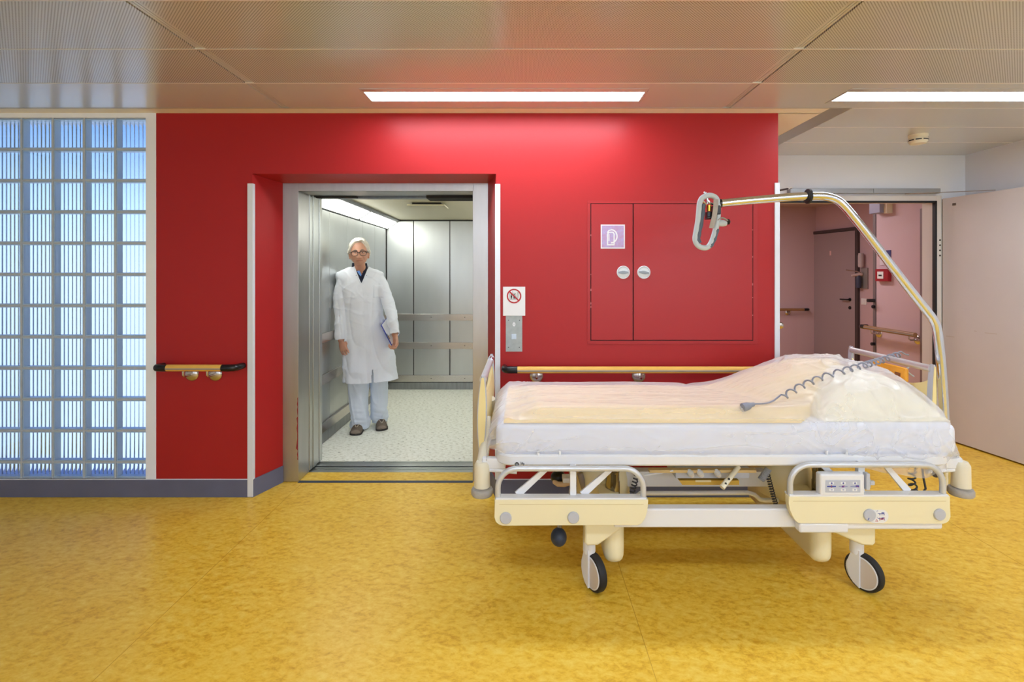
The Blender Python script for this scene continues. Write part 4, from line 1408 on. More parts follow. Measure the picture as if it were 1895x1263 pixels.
        for q in range(3):
            cx = px0 + (px1 - px0) * (q + 0.5) / 3
            cz = (pz0 + pz1) / 2
            for (dz, plus) in ((0.0145, True), (-0.0145, False)):
                build('key', MB().box(cx - 0.010, cx + 0.010, YP - 0.003, YP - 0.002, cz + dz - 0.0055, cz + dz + 0.0055), SIGNW, kp, smooth=False)
                kbp.box(cx - 0.0042, cx + 0.0042, YP - 0.0036, YP - 0.003, cz + dz - 0.0013, cz + dz + 0.0013)
                if plus:
                    kbp.box(cx - 0.0013, cx + 0.0013, YP - 0.0036, YP - 0.003, cz + dz - 0.0042, cz + dz + 0.0042)
            kbp.box(cx - 0.019, cx + 0.019, YP - 0.0026, YP - 0.002, cz - 0.001, cz + 0.0007)
            if q == 0:
                kbp.box(cx - 0.019, cx + 0.019, YP - 0.0028, YP - 0.002, cz - 0.0022, cz + 0.0022)
                krp.box(cx - 0.0008, cx + 0.0008, YP - 0.003, YP - 0.002, cz - 0.007, cz + 0.007)
            elif q == 1:
                kbp.box(cx - 0.005, cx + 0.003, YP - 0.0028, YP - 0.002, cz - 0.0035, cz + 0.003)
                krp.box(cx - 0.007, cx + 0.007, YP - 0.003, YP - 0.002, cz - 0.0007, cz + 0.0007, rot=Matrix.Rotation(-0.5, 3, 'Y'))
            else:
                kbp.box(cx + 0.004, cx + 0.018, YP - 0.0028, YP - 0.002, cz - 0.002, cz + 0.005)
                krp.box(cx + 0.004, cx + 0.018, YP - 0.003, YP - 0.002, cz - 0.0007, cz + 0.0007, rot=Matrix.Rotation(0.6, 3, 'Y'))
        build('blue_symbol', kbp, BLUE, kp, smooth=False)
        build('red_symbol', krp, REDP, kp, smooth=False)
        hk = MB()
        hk.box(X(1605, YP), X(1612, YP), YP + 0.005, YP + 0.03, Z(909, YP), Z(878, YP), bev=0.003)
        hk.box(X(1610, YP), X(1623, YP), YP + 0.012, YP + 0.026, Z(901, YP), Z(893.5, YP), bev=0.002)
        hk.box(X(1610, YP), X(1615, YP), YP + 0.012, YP + 0.026, Z(906, YP), Z(889, YP), bev=0.002)
        build('hook', hk, GREYPL, sr2)
        # white tray beneath the rail
        tx0, tx1 = X(1484, YP), X(1751, YP)
        tr = MB().box(tx0 + 0.1, tx1, YP + 0.012, YP + 0.05, Z(985, YP), Z(966, YP), bev=0.014, seg=4)
        build('lower_rail', tr, WPLASTIC, sr2)
        tr = MB().box(X(1480, YP), X(1572, YP), YP + 0.002, YP + 0.045, Z(988.5, YP), Z(969.5, YP), bev=0.010, seg=4)
        build('rail_latch', tr, WPLASTIC, sr2)

# long chassis beams
for (yy, z0, z1) in ((2.215, 0.312, 0.397), (2.985, 0.312, 0.397)):
    build('chassis_beam', MB().box(0.40, 1.40, yy, yy + 0.05, z0, z1, bev=0.008, seg=3), WPLASTIC, bed)
build('centre_beam', MB().box(0.42, 1.36, 2.56, 2.62, 0.345, 0.425, bev=0.006), WPLASTIC, bed)
yb_ = 2.50
tp = [(X(1150, yb_), yb_, Z(926, yb_)), (X(1172, yb_), yb_, Z(924, yb_)), (X(1184, yb_), yb_, Z(913.5, yb_)), (X(1385, yb_), yb_, Z(912.5, yb_)), (X(1396, yb_), yb_, Z(916, yb_)), (X(1406, yb_), yb_, Z(925, yb_)), (X(1416, yb_), yb_, Z(926.5, yb_)), (X(1440, yb_), yb_, Z(926.5, yb_))]
build('brake_bar', MB().tube(tp, 0.011, 12), WPLASTIC, bed)

# cross beams with rounded ends, columns, castors
WHEEL_N = Vector((-0.9, -0.44, 0)).normalized()
for (xc, sgn) in ((X(1136, 2.3), -1), (X(1519, 2.3), 1)):
    m = MB()
    poly = []
    hw = 0.0475
    y0, y1 = 2.262, YB0 + YB1 - 2.262
    rings = []
    NR_ = 60
    for k in range(NR_ + 1):
        v = 0.5 - 0.5 * math.cos(math.pi * k / NR_)
        y = y0 + (y1 - y0) * v
        e = min(v, 1 - v) * 2
        rnd = math.sqrt(max(0.0, 1 - (1 - min(1, (min(y - y0, y1 - y) / 0.05))) ** 2))
        w = hw * max(rnd, 0.05)
        zb = 0.112 + 0.0 * e + (0.01 if v in (0, 1) else 0)
        zt = 0.33 + 0.06 * math.sin(math.pi * v)
        zb += 0.05 * (1 - rnd)
        rings.append([Vector((xc + w * a_, y, zb + b_)) for (a_, b_) in ((-1, 0.05), (-0.97, 0.03), (-0.85, 0.014), (-0.62, 0.004), (-0.3, 0.0), (0, -0.001), (0.3, 0.0), (0.62, 0.004), (0.85, 0.014), (0.97, 0.03), (1, 0.05))] + [Vector((xc + w, y, zt)), Vector((xc, y, zt + 0.012)), Vector((xc - w, y, zt))])
    cb = build('cross_beam', MB().loft(rings), CREAM, bed, angle=50)
    # column shroud and telescopic column
    sh = MB()
    cyc = 2.625
    prof = []
    for k in range(9):
        u = k / 8
        z = 0.36 + 0.16 * u
        prof.append((0.135 - 0.05 * u ** 2, z))
    build('column_shroud', MB().lathe([(0.14, 0.3)] + prof + [(0.0, 0.525)], (xc - sgn * 0.0, cyc, 0), (0, 0, 1), 32), CREAM, cb)
    yc = 2.47
    cxp = X(1133.5 if sgn < 0 else 1517, yc)
    cm = MB()
    cm.lathe([(0.036, 0.30), (0.036, 0.415), (0.0335, 0.42), (0.0335, 0.46), (0.035, 0.462), (0.035, 0.468), (0.032, 0.47), (0.032, 0.60)], (cxp, yc, 0), (0, 0, 1), 28)
    build('lifting_column', cm, mat('dark_chrome', (150, 142, 128), rough=0.14, metal=1.0), cb)
    for far in (False, True):
        f = mir if far else (lambda v: Vector(v))
        # castor arm
        xk = (X(1095, 2.26) if sgn < 0 else X(1597, 2.26))
        ex = xk + sgn * 0.036
        yA = 2.225
        poly = [(xc - sgn * 0.02, 0.385), (ex, 0.385), (ex, 0.236), (ex - sgn * 0.012, 0.224), (ex - sgn * 0.06, 0.226), (xc - sgn * 0.02, 0.300)]
        yy = sorted([f((0, yA, 0)).y, f((0, yA + 0.075, 0)).y])
        ar = build('castor_arm', MB().prism(poly, 'xz', yy[0], yy[1], bev=0.012, seg=3), CREAM, bed)
        # castor
        R_ = 0.083
        n_ = WHEEL_N
        side = n_.cross(Vector((0, 0, 1))).normalized()     # rolling direction
        wc = f((xk + 0.012, yA + 0.045, R_ + 0.001))
        if far: wc = Vector((xk + 0.02, f((0, yA + 0.02, 0)).y, R_ + 0.001))
        ca = MB().lathe([(R_ - 0.014, -0.019), (R_ - 0.004, -0.0175), (R_, -0.010), (R_, 0.010), (R_ - 0.004, 0.0175), (R_ - 0.014, 0.019), (R_ - 0.016, 0.016), (R_ - 0.016, -0.016)], wc, n_, 44)
        w = build('castor', ca, RUBBER, bed)
        hb = MB().lathe([(R_ - 0.015, -0.018), (R_ - 0.015, 0.018), (R_ - 0.02, 0.0205), (0.0, 0.022)], wc, n_, 40)
        build('wheel_disc', hb, mat('beige_wheel_disc', (206, 196, 186), rough=0.4), w)
        rg = MB().lathe([(R_ - 0.013, 0.0175), (R_ - 0.013, 0.021), (R_ - 0.017, 0.0225), (R_ - 0.017, 0.018)], wc, n_, 40)
        build('wheel_ring', rg, WPLASTIC, w)
        # white cover over half the wheel (fork)
        pol = []
        q = 12
        for i in range(q + 1):
            t_ = math.radians(90 + 180 * i / q)
            pol.append((math.cos(t_) * (R_ - 0.02) * 1.02 - 0.004, math.sin(t_) * (R_ - 0.004)))
        pol = [(-0.004, 0.10 )] + [(-0.034, 0.10), (-0.046, 0.065)] + [(-0.058, 0.03), (-0.06, 0.0), (-0.05, -0.03), (-0.032, -0.055), (-0.004, -0.07)]
        fk = MB()
        va = []
        sd = side if side.x > 0 else -side
        for (a, b_) in pol:
            for w_ in (0.021, 0.031):
                va.append(wc + sd * a + Vector((0, 0, b_)) + n_ * w_)
        nn = len(pol)
        fs = [tuple(2 * i for i in range(nn)), tuple(2 * i + 1 for i in reversed(range(nn)))]
        for i in range(nn):
            i2 = (i + 1) % nn
            fs.append((2 * i, 2 * i + 1, 2 * i2 + 1, 2 * i2))
        fk.add(va, fs)
        fk.lathe([(0.026, 0.075), (0.029, 0.085), (0.029, 0.16)], wc - sd * 0.028 + n_ * 0.008, (0, 0, 1), 20)
        build('fork_cover', fk, WPLASTIC, w)

# brake pedal knob and crank knob
pk = Vector((X(1034, 2.28), 2.28, Z(994.5, 2.28)))
pd = build('brake_pedal', MB().ball(pk, (0.037, 0.037, 0.041), nu=26, nv=18), mat('blue_black_rubber', (44, 54, 72), rough=0.45), bed)
pt = MB().ball(pk + Vector((0.0, -0.0012, 0.004)), (0.0365, 0.037, 0.0385), nu=24, nv=14)
build('pedal_stem', MB().tube([pk + Vector((0.004, 0.01, 0.03)), pk + Vector((0.012, 0.06, 0.10)), pk + Vector((0.012, 0.12, 0.14))], [0.012, 0.011, 0.011], 10), SATIN, pd)
y_ = 2.62
ck = build('crank_knob', MB().ball(PT(1033, 883.5, y_), (0.040, 0.04, 0.034), nu=20, nv=12), BLACK, bed)
build('crank_bar', MB().tube([PT(1028, 886, y_), PT(1027, 893, y_ - 0.03), PT(1032, 896.5, y_ - 0.05), PT(1044, 897, y_ - 0.06), PT(1058, 893, y_ - 0.06)], 0.013, 12), mat('pale_tube', (214, 190, 170), rough=0.35), ck)
build('crank_clamp', MB().box(X(1041, 2.5), X(1060, 2.5), 2.48, 2.54, Z(892, 2.5), Z(883, 2.5), bev=0.004), WPLASTIC, ck)
build('frame_strut', MB().tube([PT(1073, 876, 2.55), PT(1083, 912, 2.55)], 0.016, 10), mat('brown_grey_strut', (150, 140, 132), rough=0.4), bed)

# drive unit and pull handles under the deck
yd = 2.36
du = build('drive_unit', MB().box(X(1250, yd), X(1388, yd), yd, yd + 0.28, Z(887, yd), Z(866, yd), bev=0.008), GREYPL, bed)
build('drive_rail', MB().box(X(1199, yd), X(1395, yd), yd - 0.03, yd - 0.0, Z(871.5, yd), Z(866, yd), bev=0.003), mat('tan_rail', (206, 178, 122), rough=0.4), du)
build('drive_plate', MB().prism([(X(1256, yd), Z(889, yd)), (X(1367, yd), Z(889, yd)), (X(1367, yd), Z(897, yd)), (X(1262, yd), Z(897, yd))], 'xz', yd - 0.006, yd + 0.1), mat('ochre_plate', (204, 164, 66), rough=0.45), du, label='ochre plate')
build('plate_label', MB().box(X(1286, yd), X(1315, yd), yd - 0.0075, yd - 0.006, Z(891.8, yd), Z(888, yd)), mat('pale_label', (220, 206, 160), rough=0.5), du, smooth=False)
for px in (1277, 1295, 1327):
    kb = MB().tube([PT(px - 3, 872, yd - 0.02), PT(px + 1, 877, yd - 0.035), PT(px + 4, 881, yd - 0.02)], [0.012, 0.016, 0.010], 12)
    build('drive_catch', kb, WPLASTIC, du)
lv = MB().tube([PT(1367, 864, yd - 0.02), PT(1336, 903, yd - 0.07)], [0.011, 0.013], 14)
lo = build('cpr_lever', lv, CREAM2, bed)
for (px, py) in ((1349, 887), (1343, 895.5)):
    build('lever_dot', MB().ball(PT(px, py, yd - 0.07), 0.0055, nu=10, nv=6), BLACK, lo)
build('release_rod', MB().tube([PT(1192, 880, yd), PT(1246, 871.5, yd - 0.03)], 0.004, 8), WPLASTIC, bed)

def smooth_path(pts, n=12):
    out = []
    P = [Vector(p) for p in pts]
    P = [P[0] * 2 - P[1]] + P + [P[-1] * 2 - P[-2]]
    for i in range(1, len(P) - 2):
        for k in range(n):
            u = k / n
            a, b_, c, d = P[i - 1], P[i], P[i + 1], P[i + 2]
            out.append(0.5 * ((2 * b_) + (-a + c) * u + (2 * a - 5 * b_ + 4 * c - d) * u * u + (-a + 3 * b_ - 3 * c + d) * u ** 3))
    out.append(P[-2])
    return out

def coil(path, R_, turns, r, n=8, per=14):
    """helix along a polyline"""
    path = [Vector(p) for p in path]
    L = [0]
    for i in range(1, len(path)): L.append(L[-1] + (path[i] - path[i - 1]).length)
    pts = []
    N = int(turns * per)
    for k in range(N + 1):
        u = k / N * L[-1]
        i = 1
        while i < len(L) - 1 and L[i] < u: i += 1
        f = (u - L[i - 1]) / max(1e-9, L[i] - L[i - 1])
        c = path[i - 1].lerp(path[i], f)
        d = (path[i] - path[i - 1]).normalized()
        s_ = d.cross(Vector((0, 1, 0)))
        s_ = s_.normalized() if s_.length > 1e-4 else Vector((1, 0, 0))
        t_ = d.cross(s_)
        a = 2 * math.pi * turns * k / N
        pts.append(c + (s_ * math.cos(a) + t_ * math.sin(a)) * R_)
    return pts
DCORD = mat('dark_grey_cord', (66, 70, 80), rough=0.45)
LCORD = mat('pale_grey_cord', (170, 174, 180), rough=0.45)
yq = 2.52
build('coiled_cable', MB().tube(coil([PT(1179, 878, yq), PT(1173, 900, yq), PT(1166, 926, yq)], 0.012, 8, 0.0035), 0.0035, 7), DCORD, bed)
build('coiled_cable', MB().tube(coil([PT(1422, 868, 2.4), PT(1408, 889, 2.4)], 0.014, 11, 0.003), 0.003, 7), LCORD, bed)
pc_ = coil([PT(1421, 880, 2.42), PT(1430, 915, 2.42), PT(1436, 935, 2.42)], 0.009, 12, 0.003) + [PT(1441, 946, 2.42), PT(1452, 958, 2.40)]
build('coiled_cable', MB().tube(pc_, 0.0028, 7), DCORD, bed)
pc_ = [PT(1694, 866, 2.33)] + coil([PT(1688, 872, 2.33), PT(1687, 895, 2.33), PT(1692, 905, 2.33)], 0.014, 3.5, 0.004) + [PT(1698, 908, 2.33)]
build('coiled_cable', MB().tube(pc_, 0.004, 7), DCORD, bed)
build('hand_cable', MB().tube([PT(1707, 868, 2.33), PT(1709, 885, 2.33), PT(1713, 905, 2.33), PT(1708, 911, 2.33), PT(1700, 913, 2.33)], 0.0045, 8), DCORD, bed)
build('frame_end_plug', MB().tube([PT(1727, 873, 2.3), PT(1732, 878, 2.27)], 0.016, 14), mat('brown_black_plug', (70, 60, 48), rough=0.5), bed)
# orange insert behind the head board bar
build('head_insert', MB().box(1.93, 1.955, 2.52, 2.78, 0.89, 0.965, bev=0.03), mat('orange_insert', (232, 160, 44), rough=0.4), hbd, label='orange insert')
for k in range(3):
    build('insert_slot', MB().box(1.926, 1.931, 2.55 + k * 0.075, 2.585 + k * 0.075, 0.91, 0.935), mat('brown_slot', (140, 80, 40), rough=0.6), hbd, smooth=False)

# ------------------------------------------------------------------ mattress, duvet, pillow, film
def ridged(p, s):
    return 1 - abs(noise.noise(Vector((p[0] * s[0], p[1] * s[1], p[2] * s[2])))) * 2

MX0, MX1, MY0, MY1, MZ0, MZ1 = X(917, 2.225), 1.955, 2.235, 2.975, 0.622, 0.768
def superbox(x0, x1, y0, y1, z0, z1, r, nx=70, ny=34, nz=10, disp=None):
    """rounded box with displaced surface"""
    bm = bmesh.new()
    bmesh.ops.create_cube(bm, size=1.0)
    bmesh.ops.subdivide_edges(bm, edges=bm.edges[:], cuts=1)
    for v in bm.verts:
        v.co = Vector(((x0 + x1) / 2 + v.co.x * (x1 - x0), (y0 + y1) / 2 + v.co.y * (y1 - y0), (z0 + z1) / 2 + v.co.z * (z1 - z0)))
    bmesh.ops.bevel(bm, geom=[e for e in bm.edges if len(e.link_faces) == 2 and e.link_faces[0].normal.dot(e.link_faces[1].normal) < 0.5], offset=r, segments=5, profile=0.5, affect='EDGES')
    bmesh.ops.triangulate(bm, faces=[f for f in bm.faces if len(f.verts) > 4])
    m = MB(); m.from_bm(bm)
    return m
mm = superbox(MX0, MX1, MY0, MY1, MZ0, MZ1, 0.035)
MATT = mat('white_sheet', (226, 232, 246), rough=0.65, bump=0.12, bump_scale=14, stretch=(1, 1, 3))
matt = single('mattress', mm, MATT, 'white sheeted mattress on the hospital bed under clear film', 'mattress', base=(0.9, 2.65, MZ0))

def bulge(x, y):
    b = 0.165 * sstep(0.98, 1.56, x) * (1 - sstep(1.72, 1.99, x)) 
    n = sstep(2.26, 2.62, y) * (1 - 0.6 * sstep(2.82, 2.98, y))
    return b * n
def duvet_end(y):
    return 1.30 + (y - 2.3) * 0.95
def duvet_z(x, y):
    fo = 0.10 + 0.90 * sstep(MX0 + 0.05, MX0 + 0.22, x)
    z = MZ1 + 0.006 + (0.046 - 0.022 * sstep(2.3, 2.9, y)) * fo * sstep(2.25, 2.30, y) * (1 - 0.7 * sstep(2.87, 2.95, y)) + bulge(x, y)
    z += 0.004 * noise.noise(Vector((x * 3, y * 5, 0.3))) + 0.004 * ridged((x, y, 1.7), (2.0, 7, 1))
    z -= 0.014 * gauss((x - 1.16) + 0.4 * (y - 2.4), 0.05) * sstep(2.3, 2.4, y)
    return z
def pillow_z(x, y):
    dx, dy = (x - 1.66) / 0.29, (y - 2.60) / 0.33
    q = max(0.0, 1 - abs(dx) ** 2.6) * max(0.0, 1 - abs(dy) ** 2.4)
    z = MZ1 + 0.19 * q ** 0.55
    z += 0.006 * ridged((x, y, 4.7), (5, 4, 1))
    return z
def solid_sheet(xs_, ys_, zf, zbase, valid=None):
    rows_t, rows_b = [], []
    for y in ys_:
        xr = xs_(y)
        rows_t.append([Vector((x, y, zf(x, y))) for x in xr])
        rows_b.append([Vector((x, y, zbase)) for x in xr])
    m = MB()
    nx, ny = len(rows_t[0]), len(rows_t)
    m.grid(rows_t); m.grid(rows_b)
    o = nx * ny
    rim = [(0, i) for i in range(nx)] + [(j, nx - 1) for j in range(1, ny)] + [(ny - 1, i) for i in range(nx - 2, -1, -1)] + [(j, 0) for j in range(ny - 2, 0, -1)]
    ids = [j * nx + i for (j, i) in rim]
    for a in range(len(ids)):
        b_ = (a + 1) % len(ids)
        m.f.append((ids[a], ids[b_], ids[b_] + o, ids[a] + o)); m.m.append(0)
    return m
DUV = mat('pale_yellow_duvet', (240, 214, 150), rough=0.7, bump=0.1, bump_scale=20)
PIL = mat('cream_pillow', (244, 238, 212), rough=0.7, bump=0.1, bump_scale=16)
ysd = [2.252, 2.256, 2.262, 2.27] + [2.28 + 0.68 * i / 60 for i in range(61)]
dm = solid_sheet(lambda y: [MX0 + 0.035 + (duvet_end(y) - MX0 - 0.035) * i / 130 for i in range(131)],
                 ysd, lambda x, y: duvet_z(x, y) - 0.004 if y > 2.255 else max(duvet_z(x, 2.262) - 0.016, MZ1 + 0.002), MZ1 + 0.001)
single('duvet', dm, DUV, 'pale yellow duvet spread on the mattress under clear film', 'duvet', base=(0.7, 2.65, MZ1))
pm = solid_sheet(lambda y: [1.372 + 0.576 * i / 50 for i in range(51)], [2.272 + 0.656 * i / 50 for i in range(51)], lambda x, y: max(pillow_z(x, y) - 0.008, MZ1 + 0.004) if y > 2.27 else MZ1 + 0.004, MZ1 + 0.001)
single('pillow', pm, PIL, 'cream pillow at the head of the bed inside the clear film', 'pillow', base=(1.66, 2.6, MZ1))

def comp_z(x, y):
    z = MZ1
    if MX0 + 0.03 < x < duvet_end(y) + 0.02: z = max(z, duvet_z(x, y))
    if 1.36 < x < 1.96: z = max(z, pillow_z(x, y))
    e = 0.0
    return z
# film: over the top, down the near side, gathered at the ends
FXN, FT = 400, 46
fx_a, fx_b = MX0 - 0.03, 1.985
def skirt_bottom(x):
    # lower hem of the film along the near side
    pts = [(-0.2, 0.665), (0.0, 0.618), (0.12, 0.605), (0.35, 0.600), (0.55, 0.585), (0.95, 0.580), (1.2, 0.592), (1.32, 0.615), (1.42, 0.628), (1.46, 0.59), (1.52, 0.57), (1.65, 0.545), (1.80, 0.525), (1.87, 0.55), (1.95, 0.60), (2.1, 0.63)]
    for i in range(len(pts) - 1):
        if pts[i][0] <= x <= pts[i + 1][0]:
            u = (x - pts[i][0]) / (pts[i + 1][0] - pts[i][0])
            return pts[i][1] + (pts[i + 1][1] - pts[i][1]) * u * u * (3 - 2 * u)
    return 0.6
rows = []
top_ys = [2.232, 2.236, 2.243, 2.252] + [2.262 + 0.70 * (i / 84) for i in range(85)]
hgt = {}
xsf = [fx_a + (fx_b - fx_a) * i / FXN for i in range(FXN + 1)]
raw = []
for y in top_ys:
    r = []
    for x in xsf:
        xe = min(max(x, MX0 + 0.01), MX1 - 0.01)
        z = comp_z(xe, max(y, 2.262))
        if y < 2.262: z = min(z, MZ1 + 0.006) - (2.262 - y) * 0.5
        if x < MX0 + 0.05:
            z -= (MX0 + 0.05 - x) ** 2 * 9
        if x > MX1 - 0.05:
            z -= (x - MX1 + 0.05) ** 2 * 22
        r.append(z)
    raw.append(r)
for it in range(14):            # the taut film bridges small hollows
    new = [r[:] for r in raw]
    for j in range(1, len(raw) - 1):
        for i in range(1, FXN):
            a = (raw[j - 1][i] + raw[j + 1][i] + raw[j][i - 1] + raw[j][i + 1]) / 4
            new[j][i] = max(raw[j][i], a)
    raw = new
nsk = 34
def crease(p, s, k=5.0):
    q = Vector((p[0] * s[0], p[1] * s[1], p[2] * s[2]))
    q += Vector((noise.noise(q * 0.7), noise.noise(q * 0.7 + Vector((9, 1, 3))), 0)) * 0.6
    return max(0.0, 1 - abs(noise.noise(q)) * 2.2) ** k
for k in range(nsk):
    v = k / nsk
    row = []
    for i, x in enumerate(xsf):
        zb = skirt_bottom(x)
        zt = raw[0][i]
        z = zb + (zt - zb) * v
        y = 2.228 - 0.010 * math.sin(math.pi * v) + 0.02 * (1 - v) ** 3
        w = 0.006 * ridged((x, z, 2.2), (3.0, 1, 9)) + 0.004 * noise.noise(Vector((x * 14, z * 20, 3)))
        w += 0.005 * crease((x, z, 4.4), (3.2, 14, 1), 4)
        w += 0.010 * sstep(1.05, 1.5, x) * crease((x + z * 0.7, z - x * 0.3, 8.2), (8, 9, 1), 4)
        w += 0.006 * sstep(1.2, 1.6, x) * crease((x - z, z, 1.2), (11, 7, 1), 5)
        w += 0.010 * sstep(0.25, -0.05, x) * crease((x - z * 0.8, z, 5.2), (9, 5, 1), 4)
        if x > 1.85: y += (x - 1.85) ** 2 * 3.2
        row.append(Vector((x, min(y - w, 2.2345 - 0.0) if x < 1.9 else y - w, z)))
    rows.append(row)
for j, y in enumerate(top_ys):
    row = []
    for i, x in enumerate(xsf):
        w = 0.010 + 0.003 * noise.noise(Vector((x * 3, y * 8, 1)))
        fe = 1 - 0.7 * sstep(2.75, 2.95, y)
        w += 0.006 * fe * crease((x, y + 0.10 * x, 6.1), (0.9, 11, 1), 4)
        w += 0.003 * fe * crease((x, y - 0.16 * x, 2.1), (1.6, 21, 1), 4)
        r_ = sstep(1.15, 1.45, x)
        w += 0.010 * fe * r_ * crease((x * 0.8 - y, x + y, 3.3), (7, 5, 1), 4)
        w += 0.005 * fe * r_ * crease((x + y, y - x * 0.4, 7.7), (10, 8, 1), 5)
        w += 0.014 * sstep(0.16, -0.06, x) * crease((x - y * 0.2, y, 9.9), (4, 11, 1), 3)
        yy = max(y - 0.012 * (1 - sstep(2.30, 2.5, y)), 2.2315)
        if x > 1.85 and y < 2.4: yy += (x - 1.85) ** 2 * 3.2 * (1 - (y - 2.23) / 0.17)
        row.append(Vector((x, yy, raw[j][i] + 0.004 + max(w, 0.006) + 0.004 * sstep(1.3, 1.5, x))))
    rows.append(row)
# far edge and turned down ends
rows.append([p + Vector((0, 0.012, -0.03)) for p in rows[-1]])
rows.append([p + Vector((0, 0.006, -0.06)) for p in rows[-1]])
for r in rows:
    p0, p1 = r[0], r[-1]
    for k in range(1, 5):
        r.insert(0, Vector((p0.x - 0.006 * k * (1 if k < 3 else 0.6), p0.y + 0.01 * k, max(p0.z - 0.028 * k, 0.6))))
        r.append(Vector((p1.x + 0.014 * math.sin(k * 0.7), p1.y + 0.01 * k, max(p1.z - 0.035 * k, min(p1.z, 0.6)))))
fm_ = MB().grid(rows)
FILM = film_material('clear_plastic_film', (240, 240, 246), 0.24)
single('plastic_cover', fm_, FILM, 'clear wrinkled plastic film draped over the made-up hospital bed', 'plastic cover', base=(0.95, 2.65, 0.6), angle=180, recalc=False)

def film_top(x, y):
    i = min(max(int(round((x - fx_a) / (fx_b - fx_a) * FXN)), 0), FXN)
    j = min(range(len(top_ys)), key=lambda q: abs(top_ys[q] - y))
    return rows[nsk + j][i + 4].z

# ------------------------------------------------------------------ power cord lying over the film
pl_xy = [(1412, 748, 2.335), (1428, 742, 2.345), (1443, 735, 2.36)]
t = thing('power_cord', 'grey coiled power cord with two-pin plug lying across the covered bed', 'power cord', (X(1380, 2.33), 2.33, 0.82))
GCORD = mat('blue_grey_cord', (138, 142, 156), rough=0.4)
ends = []
cpath = []
crd = [(1447, 736), (1480, 716), (1520, 699), (1560, 687), (1600, 676), (1632, 667), (1655, 659), (1668, 656)]
def on_film(px, py):
    best = None
    y = 2.27
    while y < 3.04:
        p = PT(px, py, y)
        zf = film_top(p.x, y)
        d = p.z - zf
        if d <= 0.016:
            return Vector((p.x, y, zf + 0.014))
        if best is None or d < best[0]: best = (d, Vector((p.x, y, zf + 0.014)))
        y += 0.006
    return PT(px, py, 2.74)
ctr = [on_film(*q) for q in crd]
for _ in range(3):
    yy_ = [c.y for c in ctr]
    for i in range(1, len(ctr) - 1):
        ctr[i].y = (yy_[i - 1] + yy_[i] + yy_[i + 1]) / 3
hits = [on_film(*q).y for q in crd]
ctr = [PT(px, py, min(c.y, h_) - 0.014) for (px, py), c, h_ in zip(crd, ctr, hits)]
# smooth the depth progression
for i in range(1, len(ctr)):
    if ctr[i].y < ctr[i - 1].y: ctr[i].y = ctr[i - 1].y + 0.01
hp_ = coil(ctr, 0.014, 17, 0.0045, per=14)
lead = [on_film(1405, 749), on_film(1418, 746), on_film(1432, 739.5)]
tail = [ctr[-1] + Vector((0.02, 0.0, 0.0)), ctr[-1] + Vector((0.04, 0.0, -0.005))]
pg = on_film(1382, 755)
dirp = (on_film(1375, 757) - on_film(1403, 750)).normalized()
lead = [pg - dirp * 0.040] + [p - Vector((0, 0, 0.004)) for p in lead[1:]]
build('cable', MB().tube(smooth_path(lead, 5) + hp_ + tail, 0.0042, 8), GCORD, t)
pb = MB()
pb.lathe([(0.006, -0.042), (0.010, -0.035), (0.011, -0.02), (0.016, -0.012), (0.019, 0.0), (0.019, 0.022), (0.016, 0.024)], pg, dirp, 18)
build('plug', pb, GCORD, t)
pr_ = MB()
sd_ = dirp.cross(Vector((0, 0, 1))).normalized()
for s_ in (1, -1):
    pr_.tube([pg + dirp * 0.022 + sd_ * 0.0095 * s_, pg + dirp * 0.041 + sd_ * 0.0095 * s_], 0.0025, 8)
build('plug_pin', pr_, SATIN, t)
# short end of the cord hooked over the head bar
t2 = PT(1680, 684, 2.62)
build('cord_end', MB().tube([t2 + Vector((0.012, 0, 0.02)), t2 + Vector((-0.012, -0.005, 0.0)), t2 + Vector((-0.01, -0.01, -0.012)), t2 + Vector((0.02, -0.015, -0.035))], 0.004, 8), LCORD, t)

# ------------------------------------------------------------------ lifting pole with grab handle
YL = 2.50
t = thing('lifting_pole', 'bent chrome lifting pole rising from the head of the bed', 'lifting pole', (X(1749, YL), YL, 0.55))
pole_px = [(1750, 905), (1749, 850), (1748, 790), (1746, 740), (1742, 680), (1738, 640), (1734, 610), (1727, 592), (1716, 577), (1690, 544), (1650, 493), (1610, 440), (1580, 402), (1562, 381), (1546, 369), (1525, 363.5), (1500, 363), (1470, 364.5), (1420, 368.5), (1370, 373), (1330, 377)]
pp = smooth_path([PT(a, b_, YL) for a, b_ in pole_px], 6)
build('pole', MB().tube(pp, 0.0205, 22), CHROME, t, angle=60)
c0, c1 = PT(1493.5, 363, YL), PT(1498.5, 363, YL)
build('stop_collar', MB().lathe([(0.03, 0), (0.037, 0.002), (0.037, 0.012), (0.03, 0.014)], PT(1493, 363.5, YL), (1, 0, 0.0), 26), RUBBER, t)
build('pole_end_cap', MB().tube([PT(1334, 376.5, YL), PT(1325, 377.4, YL)], 0.0225, 18), BLACK, t)
# chrome hook fittings at the tip
hk = MB()
hk.tube(smooth_path([PT(1324, 378, YL), PT(1316, 377, YL), PT(1310, 372, YL), PT(1305, 358, YL)], 5), 0.006, 10)
hk.ball(PT(1304.5, 357.5, YL), 0.008, nu=12, nv=8)
hk.tube([PT(1309, 364, YL), PT(1309, 378, YL)], 0.005, 8)
hk.tube([PT(1300, 371, YL), PT(1307, 379, YL)], 0.005, 8)
build('hook', hk, CHROME, t)

